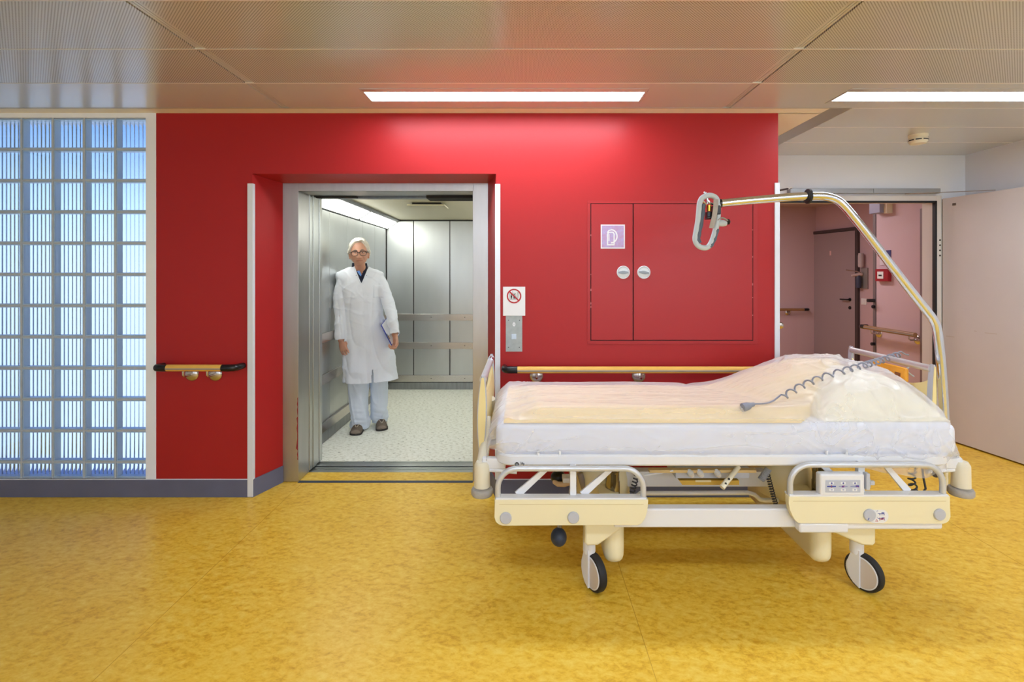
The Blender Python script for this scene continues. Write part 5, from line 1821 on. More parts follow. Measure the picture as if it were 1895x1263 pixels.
YG = YL - 0.01
t = thing('grab_handle', 'grey looped grab handle hanging on a strap from the chrome pole', 'grab handle', PT(1305, 412, YG))
lp_px = [(1315, 362), (1307, 363), (1299, 367), (1295, 376), (1293.5, 390), (1291.5, 410), (1288, 430), (1286.5, 442), (1289, 451), (1295, 457), (1303, 459), (1310, 457.5), (1316, 450), (1320, 440), (1325, 422), (1328, 405), (1329, 390), (1328.5, 376), (1324, 366)]
P_ = [PT(a, b_, YG) for a, b_ in lp_px]
def closed_smooth(P, n=5):
    out = []
    k = len(P)
    for i in range(k):
        a, b_, c, d = P[i - 1], P[i], P[(i + 1) % k], P[(i + 2) % k]
        for q in range(n):
            u = q / n
            out.append(0.5 * ((2 * b_) + (-a + c) * u + (2 * a - 5 * b_ + 4 * c - d) * u * u + (-a + 3 * b_ - 3 * c + d) * u ** 3))
    return out
build('loop', MB().tube(closed_smooth(P_), 0.0135, 14, closed=True), mat('pale_grey_grip', (190, 202, 208), rough=0.4), t)
GR = mat('slate_grip_insert', (84, 96, 112), rough=0.55)
ins = [PT(a, b_, YG - 0.003) for a, b_ in ((1301.5, 378), (1300.5, 392), (1297.5, 412), (1293.5, 432), (1292, 443), (1295, 450))]
build('grip_insert', MB().tube(smooth_path(ins, 4), [0.011 + 0.0015 * math.sin(k * 1.6) for k in range(21)], 10), GR, t)
ins = [PT(a, b_, YG - 0.004) for a, b_ in ((1327.5, 424), (1323, 440), (1317.5, 452), (1313.5, 457))]
build('grip_insert', MB().tube(smooth_path(ins, 4), [0.010 + 0.0012 * math.sin(k * 1.6) for k in range(13)], 10), GR, t)
# strap
ST = mat('beige_webbing', (176, 170, 164), rough=0.8, noise_amt=0.15, noise_scale=50)
sp = [(1325, 369, -0.022), (1324.5, 380, -0.027), (1323.5, 390, -0.029), (1321.5, 402, -0.029), (1318.5, 412, -0.027), (1316.5, 421, -0.022)]
rowsS = []
for (a, b_, dy) in sp:
    c = PT(a, b_, YG + dy)
    w = 0.0118
    ang_ = 0.0 if b_ < 400 else (0.25 if a < 1319 else 0.1)
    rowsS.append([c + Vector((-w, 0, w * ang_ * -1)), c + Vector((w, 0, -w * ang_ * 2))])
sm = MB()
rs2 = []
for r in rowsS:
    rs2.append([r[0] + Vector((0, -0.0012, 0)), r[1] + Vector((0, -0.0012, 0)), r[1] + Vector((0, 0.0012, 0)), r[0] + Vector((0, 0.0012, 0))])
sm.loft(rs2)
build('strap', sm, ST, t)
bk = MB()
bk.box(X(1318, YG), X(1332, YG), YG - 0.02, YG + 0.03, Z(398, YG), Z(381, YG), bev=0.006)
bk.box(X(1307, YG), X(1316, YG), YG - 0.015, YG + 0.02, Z(406, YG), Z(392, YG), bev=0.004)
bk.box(X(1306, YG), X(1318, YG), YG - 0.02, YG + 0.02, Z(406, YG), Z(401, YG), bev=0.004)
build('clamp', bk, BLACK, t)
build('brass_sleeve', MB().tube([PT(1312, 380, YG - 0.005), PT(1312, 391, YG - 0.005)], 0.011, 14), mat('brass', (214, 170, 70), rough=0.25, metal=1.0), t)
bx_ = MB().tube([PT(1328, 413, YG), PT(1332, 413, YG), PT(1339, 413.5, YG), PT(1344.5, 414.5, YG)], [0.012, 0.0175, 0.0165, 0.010], 14)
build('length_adjuster', bx_, mat('adjuster_grey', (186, 196, 200), rough=0.4), t)
build('adjuster_band', MB().tube(smooth_path([PT(1328, 408, YG - 0.01), PT(1335, 403.5, YG - 0.012), PT(1342, 405.5, YG - 0.01), PT(1346, 409, YG - 0.006)], 4), 0.0035, 8, flat=(1, 2)), ST, t)
build('adjuster_knob', MB().lathe([(0.008, 0), (0.0145, 0.003), (0.0145, 0.009), (0.008, 0.013), (0.004, 0.016)], PT(1345.5, 411, YG), (1, 0, 0.1), 8), BLACK, t)
# ------------------------------------------------------------------ person in the lift
TH = math.radians(17)
U = Vector((math.cos(TH), math.sin(TH), 0)); V = Vector((math.sin(TH), -math.cos(TH), 0)); K = Vector((0, 0, 1))
def bake(mb, voxel, smooth_it=4, fac=0.5, disp=None):
    me = mesh_from(mb, 'tmp', [], Vector((0, 0, 0)), smooth=False)
    o = bpy.data.objects.new('tmp', me)
    COL.objects.link(o)
    r = o.modifiers.new('r', 'REMESH'); r.mode = 'VOXEL'; r.voxel_size = voxel; r.adaptivity = 0.0
    if smooth_it:
        s = o.modifiers.new('s', 'SMOOTH'); s.factor = fac; s.iterations = smooth_it
    dg = bpy.context.evaluated_depsgraph_get()
    ev = o.evaluated_get(dg)
    m2 = bpy.data.meshes.new_from_object(ev, depsgraph=dg)
    vs = [v.co.copy() for v in m2.vertices]
    fs = [tuple(p.vertices) for p in m2.polygons]
    nr = [v.normal.copy() for v in m2.vertices]
    bpy.data.objects.remove(o); bpy.data.meshes.remove(me); bpy.data.meshes.remove(m2)
    return vs, fs, nr

def cat(p0, p1, p2, p3, u):
    return 0.5 * ((2 * p1) + (-p0 + p2) * u + (2 * p0 - 5 * p1 + 4 * p2 - p3) * u * u + (-p0 + 3 * p1 - 3 * p2 + p3) * u ** 3)
def interp(rows, t):
    """rows: list of tuples, t in [0, len-1]"""
    i = min(int(t), len(rows) - 2); u = t - i
    g = lambda k: rows[min(max(k, 0), len(rows) - 1)]
    return tuple(cat(g(i - 1)[q], g(i)[q], g(i + 1)[q], g(i + 2)[q], u) for q in range(len(rows[0])))

def oval(c, a, b, n=40, ex=2.3):
    r = []
    for j in range(n):
        t_ = 2 * math.pi * j / n
        ct, st_ = math.cos(t_), math.sin(t_)
        x = math.copysign(abs(ct) ** (2 / ex), ct) * a
        y = math.copysign(abs(st_) ** (2 / ex), st_) * b
        r.append(c + U * x + V * y)
    return r

YPN = 4.55
person = thing('person', 'white-haired person in a white coat leaning in the open lift', 'person', (X(682, YPN), 4.62, 0))

# --- coat ---------------------------------------------------------
def px_ring(y, xl, xr, b, yc):
    return ((X((xl + xr) / 2, yc)), yc, Z(y, yc), (xr - xl) / 2 * yc / FPX, b)
coat_rows = [px_ring(*q) for q in (
    (492, 652, 680, 0.060, 4.585), (497, 647, 685, 0.068, 4.585), (501, 637, 697, 0.080, 4.58), (505, 627, 706, 0.090, 4.575), (512, 625, 708, 0.104, 4.57),
    (526, 628, 705, 0.118, 4.565), (545, 634, 703, 0.126, 4.56), (575, 639, 706, 0.130, 4.56), (605, 639, 715, 0.138, 4.56),
    (640, 638, 724, 0.146, 4.56), (675, 637, 730, 0.152, 4.56), (705, 636.5, 733, 0.156, 4.56), (716, 636.5, 734, 0.158, 4.56))]
def coat_ring(row, n=56, grow=0.0):
    cx, cy, z, a, b = row
    return oval(Vector((cx, cy, z)), a + grow, b + grow, n, 2.35)
def sample(rows, k):
    n = (len(rows) - 1)
    return [interp(rows, n * i / k) for i in range(k + 1)]
cm = MB()
cm.loft([coat_ring(r) for r in sample(coat_rows, 40)])
def slv(pts):
    P = [PT(px, py, y) for (px, py, y, r) in pts]
    R = [p[3] for p in pts]
    return P, R
armR = [(643, 521, 4.53, 0.054), (635.5, 521, 4.50, 0.053), (629.5, 545, 4.48, 0.050), (628.8, 575, 4.46, 0.048), (629.5, 603, 4.44, 0.047), (631, 633, 4.43, 0.046)]
armL = [(693, 519, 4.60, 0.056), (702, 520, 4.60, 0.054), (712.5, 545, 4.57, 0.048), (722, 572, 4.53, 0.047), (728, 597, 4.47, 0.045), (731.4, 623, 4.43, 0.040)]
for arm in (armR, armL):
    P, R = slv(arm)
    pth = smooth_path(P, 5)
    rr = []
    for i in range(len(pth)):
        t_ = i / 5
        k = min(int(t_), len(R) - 2)
        rr.append(R[k] + (R[k + 1] - R[k]) * (t_ - k))
    cm.tube(pth, rr, 20)
vs, fs, nr = bake(cm, 0.006, 5)
# cloth folds
HEM = Z(709, 4.42)
def local(p):
    d = p - Vector((X(682, 4.56), 4.56, 0))
    return d.dot(U), d.dot(V), p.z
nv = []
for p, n_ in zip(vs, nr):
    u, v, z = local(p)
    low = sstep(1.1, 0.5, z)
    d = 0.006 * noise.noise(Vector((p.x * 9, p.y * 9, p.z * 5)))
    d += 0.006 * ridged((u * 0.7 + z * 0.5, z - 0.8 * u, 1.3), (5, 6, 1))
    d += (0.004 + 0.013 * low) * noise.noise(Vector((u * 13, v * 13, z * 1.3 + 4)))
    d += 0.004 * ridged((u + 0.3 * z, z * 0.8 - u, 3.3), (7, 9, 1)) * (1 - low)
    arm_side = sstep(0.13, 0.19, abs(u + 0.03 * (1 - z)))
    d += 0.0012 * arm_side * math.sin(z * 62 + u * 15 + 2 * noise.noise(Vector((u * 9, z * 9, 1))))
    d -= 0.007 * crease((u, z * 0.22, 1.0), (8, 8, 1), 3) * sstep(1.38, 1.2, z)
    d += 0.006 * 0.5 * arm_side * crease((u * 0.7 + z, z - u, v), (9, 13, 6), 3)
    d += 0.0035 * crease((u + z * 0.6, z * 0.9, 2.0), (7, 9, 1), 3) * sstep(0.9, 1.1, z)
    nv.append(p + n_ * d)
VN_T, VN_B = Z(499, 4.47), Z(525.5, 4.45)
ncx = lambda z: X(668.6, 4.47) 
def in_neck(p):
    c = Vector((X(668.5, 4.585), 4.585, 0))
    d = p - c
    u, v = d.dot(U), d.dot(V)
    if p.z > Z(494.5, 4.55): return True
    if v < 0.0: return p.z > Z(496, 4.6)
    if p.z < VN_B: return False
    w = 0.060 * ((p.z - VN_B) / (Z(494, 4.5) - VN_B)) ** 0.9
    return abs(u - 0.004) < w
def below_hem(p):
    u, v, z = local(p)
    hz = HEM - 0.002 + 0.012 * max(0, u) + (0.0 if v > 0 else 0.03)
    if z > hz + 0.3: return False
    sw_ = 0.010 * sstep(HEM + 0.22, HEM, z)
    slit = sw_ > 0.0045 and abs(u - 0.035) < 0.010 * sstep(HEM + 0.22, HEM, z) and v > 0.05
    return z < hz or slit
cuffs = []
for arm, pyc in ((armR, 628.5), (armL, 618.5)):
    a_, b_ = PT(*arm[-2][:3]), PT(*arm[-1][:3])
    t_ = (pyc - arm[-2][1]) / (arm[-1][1] - arm[-2][1])
    cuffs.append((a_.lerp(b_, t_), (b_ - a_).normalized()))
keep = []
for f in fs:
    c = Vector((0, 0, 0))
    for i in f: c += nv[i]
    c /= len(f)
    if in_neck(c) or below_hem(c): continue
    qx = VPX + FPX * c.x / c.y
    if any(0 < (c - E_).dot(D_) < 0.08 and ((c - E_) - D_ * (c - E_).dot(D_)).length < 0.075 and (qx < 638.0 if k_ == 0 else qx > 719.5) for k_, (E_, D_) in enumerate(cuffs)): continue
    keep.append(f)
used = sorted(set(i for f in keep for i in f))
mp = {o_: i for i, o_ in enumerate(used)}
cm = MB(); cm.add([nv[i] for i in used], [[mp[i] for i in f] for f in keep])
COAT = mat('white_coat_cotton', (230, 235, 246), rough=0.75, bump=0.15, bump_scale=45, sheen=0.1)
coat = build('coat', cm, COAT, person, angle=180)
sd = coat.modifiers.new('cloth', 'SOLIDIFY'); sd.thickness = 0.004; sd.offset = -1
from mathutils.bvhtree import BVHTree
bv = BVHTree.FromPolygons([tuple(v) for v in cm.v], cm.f)
def on_coat(u, z, lift=0.003):
    o = Vector((X(682, 4.56), 4.56, z)) + U * u + V * 0.6
    h = bv.ray_cast(o, -V, 0.8)
    return (h[0] + V * lift) if h[0] is not None else None
# placket, pocket and collar edge
def strip(pts_uz, w, name, th=0.003, n=1):
    rowsx = []
    last = None
    for (u, z) in pts_uz:
        a, b_ = on_coat(u - w, z), on_coat(u + w, z)
        if a is None or b_ is None: continue
        rowsx.append([a, b_, b_ - V * 0.006, a - V * 0.006])
    return build(name, MB().loft(rowsx), COAT, person)
uf = 0.004
c0u = (X(669.5, 4.45) - X(682, 4.56)) / U.x
def uline(z):
    t_ = (VN_B - z) / (VN_B - HEM)
    return c0u + 0.035 * 0 + (0.035 - c0u) * max(0, t_) - 0.012
strip([(uline(VN_B - 0.01 - i * 0.012) + 0.004, VN_B - 0.01 - i * 0.012) for i in range(0, 52)], 0.017, 'placket')
pu = (X(695, 4.5) - X(682, 4.56)) / U.x
pk_rows = []
for i in range(9):
    z = Z(528, 4.47) - 0.115 * i / 8
    r = [on_coat(pu - 0.042 + 0.084 * k / 8, z, 0.0028) for k in range(9)]
    pk_rows.append(r)
if all(p is not None for r in pk_rows for p in r):
    pm_ = MB().grid(pk_rows)
    po = build('chest_pocket', pm_, COAT, person, angle=180)
    s2 = po.modifiers.new('cloth', 'SOLIDIFY'); s2.thickness = 0.003
# collar band round the neck opening
col = []
cc_ = Vector((X(668.5, 4.585), 4.585, 0))
zt_ = Z(494.5, 4.55)
left, right = [], []
for i in range(13):
    z = VN_B + (zt_ - VN_B) * i / 12
    w = 0.060 * ((z - VN_B) / (Z(494, 4.5) - VN_B)) ** 0.9
    for sgn, L in ((-1, left), (1, right)):
        o = cc_ + U * (0.004 + sgn * (w + 0.004)) + V * 0.6 + K * z
        h = bv.ray_cast(o, -V, 0.75)
        if h[0] is not None: L.append(h[0] + V * 0.002)
def rim_ring():
    pts = []
    for i in range(14):
        a = math.radians(200 + 140 * i / 13)       # round the back
        o = cc_ + K * (zt_ - 0.006)
        d = U * math.cos(a) + V * math.sin(a)
        h = bv.ray_cast(o, d, 0.3)
        if h[0] is not None: pts.append(h[0] + K * 0.006)
    return pts
rb = rim_ring()
cpts = left + rb + list(reversed(right))
build('collar', MB().tube(cpts, 0.0058, 8), COAT, person)
sb_ = MB()
for L in (left, right):
    if len(L) > 5:
        q = L[int(len(L) * 0.5)]
        sb_.ball(q + V * 0.006 + (U * (-0.008 if L is left else 0.008)), 0.0035, nu=10, nv=6)
build('snap_button', sb_, mat('dark_snap', (90, 92, 100), rough=0.4), person)

# --- shirt (navy pullover with light blue collar) ------------------
sh = MB()
srow = [px_ring(*q) for q in ((487, 652.5, 678, 0.056, 4.575), (494, 652, 679.5, 0.060, 4.575), (503, 649, 685, 0.070, 4.57), (515, 641, 695, 0.086, 4.565), (535, 644, 692, 0.104, 4.56), (560, 648, 690, 0.106, 4.56))]
sh.loft([coat_ring(r, 40) for r in sample(srow, 16)])
NAVY = mat('navy_knit', (36, 40, 62), rough=0.8, bump=0.1, bump_scale=120)
vs, fs, nr = bake(sh, 0.006, 3)
nb = Z(510.5, 4.47)
def shirt_keep(f):
    c = sum((vs[i] for i in f), Vector()) / len(f)
    d = c - Vector((X(668.5, 4.575), 4.575, 0))
    u, v = d.dot(U), d.dot(V)
    if c.z > Z(487.5, 4.57): return False
    if v > 0 and c.z > nb and abs(u - 0.002) < 0.052 * ((c.z - nb) / (Z(487, 4.5) - nb)): return False
    return True
kf = [f for f in fs if shirt_keep(f)]
us = sorted(set(i for f in kf for i in f)); mp = {o_: i for i, o_ in enumerate(us)}
sm_ = MB(); sm_.add([vs[i] for i in us], [[mp[i] for i in f] for f in kf])
so = build('pullover', sm_, NAVY, person, angle=180)
s2 = so.modifiers.new('cloth', 'SOLIDIFY'); s2.thickness = 0.005; s2.offset = 0
lb = MB()
ca, cb_, cc2 = PT(660.5, 502.5, 4.475), PT(665, 500.5, 4.485), PT(667.5, 511.5, 4.452)
lb.loft([[ca + V * 0.006, cb_ + V * 0.006, cb_ - V * 0.004, ca - V * 0.004], [PT(664.5, 508.5, 4.46) + V * 0.006, PT(668.5, 507.5, 4.462) + V * 0.006, PT(668.5, 507.5, 4.462) - V * 0.004, PT(664.5, 508.5, 4.46) - V * 0.004], [cc2 + V * 0.007, cc2 + U * 0.004 + V * 0.007, cc2 + U * 0.004 - V * 0.004, cc2 - V * 0.004]])
build('shirt_collar', lb, mat('light_blue_shirt', (104, 150, 224), rough=0.7), person, label='light blue shirt collar')

# --- trousers -------------------------------------------------------
def leg_rows(rows, b0, b1):
    out = []
    for i, (y, xl, xr, yc) in enumerate(rows):
        b = b0 + (b1 - b0) * i / (len(rows) - 1)
        out.append(px_ring(y, xl, xr, b, yc))
    return out
legA = leg_rows(((640, 644, 686, 4.58), (690, 645, 682.5, 4.575), (715, 646.5, 681, 4.57), (745, 648.5, 679, 4.57), (765, 650, 680.5, 4.575), (778, 651, 682.5, 4.585), (786, 649.5, 683, 4.59), (791, 650.5, 681, 4.595)), 0.105, 0.064)
legB = leg_rows(((640, 685, 722, 4.62), (690, 687.5, 718, 4.64), (715, 687, 716.5, 4.66), (740, 687, 715.5, 4.675), (758, 687, 715, 4.69), (768, 687, 717.5, 4.71), (774, 688.5, 718, 4.72), (780, 690, 714.5, 4.725)), 0.105, 0.064)
tm = MB()
tm.loft([oval(Vector(r[:3]), r[3], r[4], 40, 2.3) for r in sample([px_ring(*q) for q in ((612, 646, 718, 0.112, 4.575), (640, 644, 723, 0.116, 4.585), (662, 645, 722, 0.112, 4.60), (672, 650, 716, 0.09, 4.61))], 14)])
for lr in (legA, legB):
    tm.loft([oval(Vector(r[:3]), r[3], r[4], 36, 2.2) for r in sample(lr, 34)])
vs, fs, nr = bake(tm, 0.006, 4)
nv = []
for p, n_ in zip(vs, nr):
    lo_ = sstep(0.30, 0.08, p.z)
    d = 0.004 * noise.noise(Vector((p.x * 16, p.y * 16, p.z * 3)))
    d += 0.009 * lo_ * noise.noise(Vector((p.x * 10 + p.z * 22, p.y * 10, p.z * 26)))
    d += 0.003 * ridged((p.x + p.z, p.z, p.y), (6, 7, 6))
    d += 0.007 * crease((p.x * 0.8 + p.z * 0.15, p.z * 0.2, p.y), (14, 7, 9), 3)
    nv.append(p + n_ * d)
tm = MB(); tm.add(nv, fs)
build('trousers', tm, mat('white_trousers', (220, 229, 244), rough=0.75, bump=0.12, bump_scale=45), person, angle=180)

# --- shoes ------------------------------------------------------------
SHOE = mat('taupe_shoe', (112, 98, 84), rough=0.7, bump=0.2, bump_scale=90)
TOE = mat('grey_suede_toe', (136, 122, 108), rough=0.8)
SOLE = mat('dark_sole', (52, 48, 46), rough=0.7)
def shoe_sec(t_):
    S_ = [(0.0, 0.024, 0.03, 0.066), (0.03, 0.036, 0.0, 0.085), (0.09, 0.040, 0.0, 0.095), (0.14, 0.044, 0.0, 0.090), (0.19, 0.050, 0.004, 0.068), (0.23, 0.051, 0.004, 0.054), (0.262, 0.044, 0.002, 0.046), (0.28, 0.028, -0.004, 0.034), (0.287, 0.008, -0.006, 0.024)]
    for i in range(len(S_) - 1):
        if S_[i][0] <= t_ <= S_[i + 1][0]:
            k = (t_ - S_[i][0]) / (S_[i + 1][0] - S_[i][0])
            return tuple(a + (b - a) * k for a, b in zip(S_[i], S_[i + 1])), S_
    return S_[-1], S_
def shoe(heel, toe, mirror):
    heel, toe = Vector(heel), Vector(toe)
    d = (toe - heel); L = d.length; d.normalize()
    s = Vector((-d.y, d.x, 0)) * (1 if mirror else -1)
    secs = shoe_sec(0)[1]
    def top(t_, xf, up=0.002):
        (tt, w, off, h), _s = shoe_sec(t_)
        sn = math.sqrt(max(0, 1 - xf * xf))
        return heel + d * (t_ / 0.287 * L) + s * (off + xf * w) + K * (0.014 + sn ** 0.8 * (h - 0.014) + up)
    rings, soles = [], []
    for (t_, w, off, h) in sample(secs, 26):
        c = heel + d * (t_ / 0.287 * L) + s * off
        z0 = 0.014
        rg = []
        for j in range(22):
            a = 2 * math.pi * j / 22
            x = math.cos(a) * w
            zz = z0 + max(0, math.sin(a)) ** 0.8 * (h - z0) if math.sin(a) > 0 else z0
            rg.append(c + s * x + K * zz)
        rings.append(rg)
        sw = w + 0.004
        soles.append([c + s * sw + K * 0.001, c + s * sw + K * 0.018, c - s * sw + K * 0.018, c - s * sw + K * 0.001])
    o = build('shoe', MB().loft(rings), SHOE, person)
    build('shoe_sole', MB().loft(soles), SOLE, o)
    tr_ = []
    for (t_, w, off, h) in sample(secs, 26)[20:]:
        c = heel + d * (t_ / 0.287 * L) + s * off
        tr_.append([c + s * math.cos(2 * math.pi * j / 22) * (w + 0.0015) + K * (0.0145 + (max(0, math.sin(2 * math.pi * j / 22)) ** 0.8 * (h - 0.012) if math.sin(2 * math.pi * j / 22) > 0 else 0)) for j in range(22)])
    build('toe_cap', MB().loft(tr_), TOE, o)
    lm = MB()
    for k in range(4):
        t_ = 0.135 + 0.018 * k
        lm.tube([top(t_, q_) for q_ in (-0.5, -0.25, 0, 0.25, 0.5)], 0.0032, 7)
    build('laces', lm, mat('dark_laces', (66, 58, 52), rough=0.8), o)
    pm = MB()
    for sg in (-1, 1):
        pts = [top(0.11 + 0.115 * q_ / 8, sg * (0.72 - 0.68 * (q_ / 8) ** 1.3)) for q_ in range(9)]
        pm.tube(pts, 0.004, 8)
    build('shoe_piping', pm, mat('pale_piping', (176, 164, 148), rough=0.7), o)
shoe((X(671, 4.67) - 0.02, 4.68, 0), (X(658, 4.42), 4.415, 0), False)
shoe((X(704.5, 4.80), 4.80, 0), (X(705.5, 4.535), 4.545, 0), True)

# --- body: head, neck, trunk, arms, hands, legs in one skin ---------------
SKIN = mat('skin', (212, 160, 136), rough=0.5, spec=0.4, sss=0.25, noise_amt=0.10, noise_scale=14)
LIPS = mat('lips', (184, 124, 110), rough=0.45)
HC = PT(664.5, 468.0, 4.50)
TL = math.radians(3)
HU = (U * math.cos(TL) + K * math.sin(TL)).normalized()
HK = (K * math.cos(TL) - U * math.sin(TL)).normalized()
HV = (V * math.cos(math.radians(4)) - HK * math.sin(math.radians(4))).normalized()
def hp(x, y, z):
    return HC + HU * x + HV * y + HK * z
def head_surface(sx, sy, sz):
    x, y, z = 0.079 * sx, 0.098 * sy, 0.120 * sz
    if z < 0:
        t_ = -z / 0.12
        x *= 1 - 0.30 * t_ ** 1.5
        if sy < 0: y *= 1 - 0.35 * t_
        else: y *= 1 + 0.06 * t_
        # squarer jaw
        x *= 1 + 0.16 * gauss(t_ - 0.72, 0.30) * (1 if abs(sx) > 0.2 else 0.8)
    f = sstep(0.0, 0.55, sy)
    if f > 0:
        y -= 0.008 * f * gauss(x, 0.10) * 0.5
        nz = 0.0
        if -0.052 < z < 0.02:
            k = (0.02 - z) / 0.062
            nz = (0.007 + 0.024 * min(1, k)) * (1 if z > -0.042 else max(0, 1 - (-0.042 - z) / 0.010))
        wn = 0.0095 + 0.006 * gauss(z + 0.040, 0.014)
        y += f * nz * gauss(x, wn)
        y += f * 0.006 * (gauss(abs(x) - 0.012, 0.007) * gauss(z + 0.042, 0.008))
        y -= f * 0.013 * gauss(abs(x) - 0.032, 0.016) * gauss(z - 0.002, 0.014)
        y += f * 0.005 * gauss(z - 0.024, 0.009) * gauss(x, 0.055)
        y += f * 0.005 * gauss(abs(x) - 0.046, 0.02) * gauss(z + 0.034, 0.02)
        y += f * 0.006 * gauss(z + 0.069, 0.006) * gauss(x, 0.022)
        y += f * 0.006 * gauss(z + 0.080, 0.006) * gauss(x, 0.020)
        y -= f * 0.004 * gauss(z + 0.0745, 0.0028) * gauss(x, 0.026)
        y -= f * 0.004 * gauss(z + 0.090, 0.006) * gauss(x, 0.02)
        y += f * 0.009 * gauss(z + 0.106, 0.016) * gauss(x, 0.026)
        y -= f * 0.0055 * gauss(abs(x) - 0.036 + (z + 0.05) * 0.4, 0.006) * gauss(z + 0.056, 0.025)
    return x, y, z
bmesh_head = MB()
rings = []
NA, NB = 80, 72
for i in range(1, NB):
    th = math.pi * i / NB
    rings.append([hp(*head_surface(math.sin(th) * math.cos(2 * math.pi * j / NA), math.sin(th) * math.sin(2 * math.pi * j / NA), -math.cos(th))) for j in range(NA)])
bm_ = MB()
bm_.loft(rings)
for sg in (-1, 1):     # ears
    rt = Matrix((HU, HV, HK)).transposed()
    bm_.ball(hp(sg * 0.080, -0.006, -0.020), (0.009, 0.018, 0.031), rot=rt @ Matrix.Rotation(sg * 0.35, 3, 'Z'), nu=16, nv=12)
    bm_.ball(hp(sg * 0.081, -0.002, -0.045), (0.007, 0.010, 0.012), rot=rt, nu=12, nv=8)
nk = PT(668.5, 515, 4.575)
bm_.tube([hp(0, -0.018, -0.06), hp(0.0, -0.02, -0.10), nk.lerp(hp(0, -0.02, -0.1), 0.5), nk], [0.046, 0.047, 0.050, 0.058], 24)
trow = [px_ring(*q) for q in ((505, 650, 686, 0.062, 4.575), (516, 641, 697, 0.078, 4.57), (545, 644, 698, 0.095, 4.565), (590, 646, 704, 0.098, 4.57), (640, 650, 712, 0.10, 4.58), (668, 652, 714, 0.098, 4.59))]
bm_.loft([oval(Vector(r[:3]), r[3], r[4], 32, 2.2) for r in sample(trow, 18)])
def tapered(pts):
    P = [PT(a, b_, y) for (a, b_, y, r) in pts]; R = [p[3] for p in pts]
    pth = smooth_path(P, 5); rr = []
    for i in range(len(pth)):
        t_ = i / 5; k = min(int(t_), len(R) - 2)
        rr.append(R[k] + (R[k + 1] - R[k]) * (t_ - k))
    bm_.tube(pth, rr, 18)
tapered([(650, 520, 4.55, 0.05), (636, 524, 4.51, 0.042), (630, 548, 4.48, 0.039), (629, 578, 4.46, 0.039), (630, 604, 4.44, 0.036), (631.5, 632, 4.43, 0.027)])
tapered([(688, 520, 4.58, 0.05), (702, 524, 4.595, 0.042), (713, 548, 4.57, 0.038), (722, 574, 4.53, 0.037), (728, 599, 4.47, 0.034), (731, 622, 4.43, 0.026)])
tapered([(667, 660, 4.58, 0.085), (665, 690, 4.575, 0.070), (664, 720, 4.572, 0.056), (664, 750, 4.575, 0.050), (666, 785, 4.60, 0.040), (668, 795, 4.62, 0.036)])
tapered([(700, 660, 4.60, 0.082), (701, 690, 4.63, 0.072), (701, 715, 4.66, 0.056), (701, 742, 4.685, 0.05), (703, 772, 4.72, 0.038), (703.5, 782, 4.74, 0.034)])

def hand(w, d, pn, ts, fcurl, tcurl, spread=0.010, L=1.0):
    """w wrist, d hand direction, pn palm normal (fingers curl to it), ts direction of the thumb side"""
    d = d.normalized(); pn = (pn - d * pn.dot(d)).normalized(); ts = (ts - d * ts.dot(d) - pn * ts.dot(pn)).normalized()
    rr = []
    for (t_, hw, hh) in ((-0.012, 0.026, 0.019), (0.015, 0.033, 0.018), (0.045, 0.040, 0.0165), (0.075, 0.042, 0.0145), (0.093, 0.040, 0.012)):
        c = w + d * t_ * L
        rr.append([c + ts * math.copysign(abs(math.cos(a)) ** 0.8, math.cos(a)) * hw * L + pn * math.sin(a) * hh * L for a in [2 * math.pi * j / 20 for j in range(20)]])
    bm_.loft(rr)
    lens = [(0.044, 0.027, 0.021), (0.049, 0.030, 0.022), (0.045, 0.028, 0.021), (0.034, 0.021, 0.019)]
    for q in range(4):
        off = (0.0315 - q * 0.021) * L
        fd = (d + ts * (0.17 - q * 0.115) * spread / 0.010).normalized()
        p = w + d * (0.086 - 0.004 * abs(q - 1.2)) * L + ts * off
        pts = [p - fd * 0.012, p]; rad = [0.0088 * L, 0.009 * L]
        a = 0.0
        for s_ in range(3):
            a += fcurl[q][s_]
            dd = fd * math.cos(a) + pn * math.sin(a)
            p = p + dd * lens[q][s_] * L
            pts.append(p); rad.append((0.0086, 0.0078, 0.0062)[s_] * L * (0.9 if q == 3 else 1))
        bm_.tube(pts, rad, 12)
        bm_.ball(pts[-1], rad[-1], nu=10, nv=8)
        for pp_, r_ in list(zip(pts, rad))[1:-1]:
            bm_.ball(pp_, r_ * 1.06, nu=10, nv=8)
    # thumb
    p = w + d * 0.022 * L + ts * 0.026 * L + pn * 0.006
    td = (d * 0.72 + ts * 0.62 + pn * 0.30).normalized()
    pts = [p, p + td * 0.040 * L]; rad = [0.015 * L, 0.0115 * L]
    a = 0
    for s_, ln in enumerate((0.032, 0.026)):
        a += tcurl[s_]
        dd = (td * math.cos(a) + (d * 0.5 + pn * 0.7 - ts * 0.3).normalized() * math.sin(a)).normalized()
        pts.append(pts[-1] + dd * ln * L); rad.append((0.0105, 0.0075)[s_] * L)
    bm_.tube(pts, rad, 12)
    bm_.ball(pts[-1], rad[-1], nu=10, nv=8)
    return pts
wR = PT(632, 631, 4.43)
hand(wR, Vector((0.30, -0.12, -0.96)), U * 0.55 - V * 0.80, U * 0.75 + V * 0.6, [(0.20, 0.42, 0.3), (0.26, 0.48, 0.3), (0.32, 0.5, 0.3), (0.38, 0.5, 0.3)], (0.1, 0.15), L=0.98, spread=0.014)
wL = PT(731.3, 621, 4.425)
hand(wL, Vector((0.10, -0.05, -0.99)), -U * 0.85 + V * 0.45, V * 0.9 + U * 0.35, [(0.7, 1.0, 0.7), (0.75, 1.05, 0.7), (0.8, 1.1, 0.7), (0.85, 1.1, 0.7)], (0.3, 0.3), L=0.95, spread=0.012)
vs, fs, nr = bake(bm_, 0.003, 2, 0.4)
b2 = MB()
ids = []
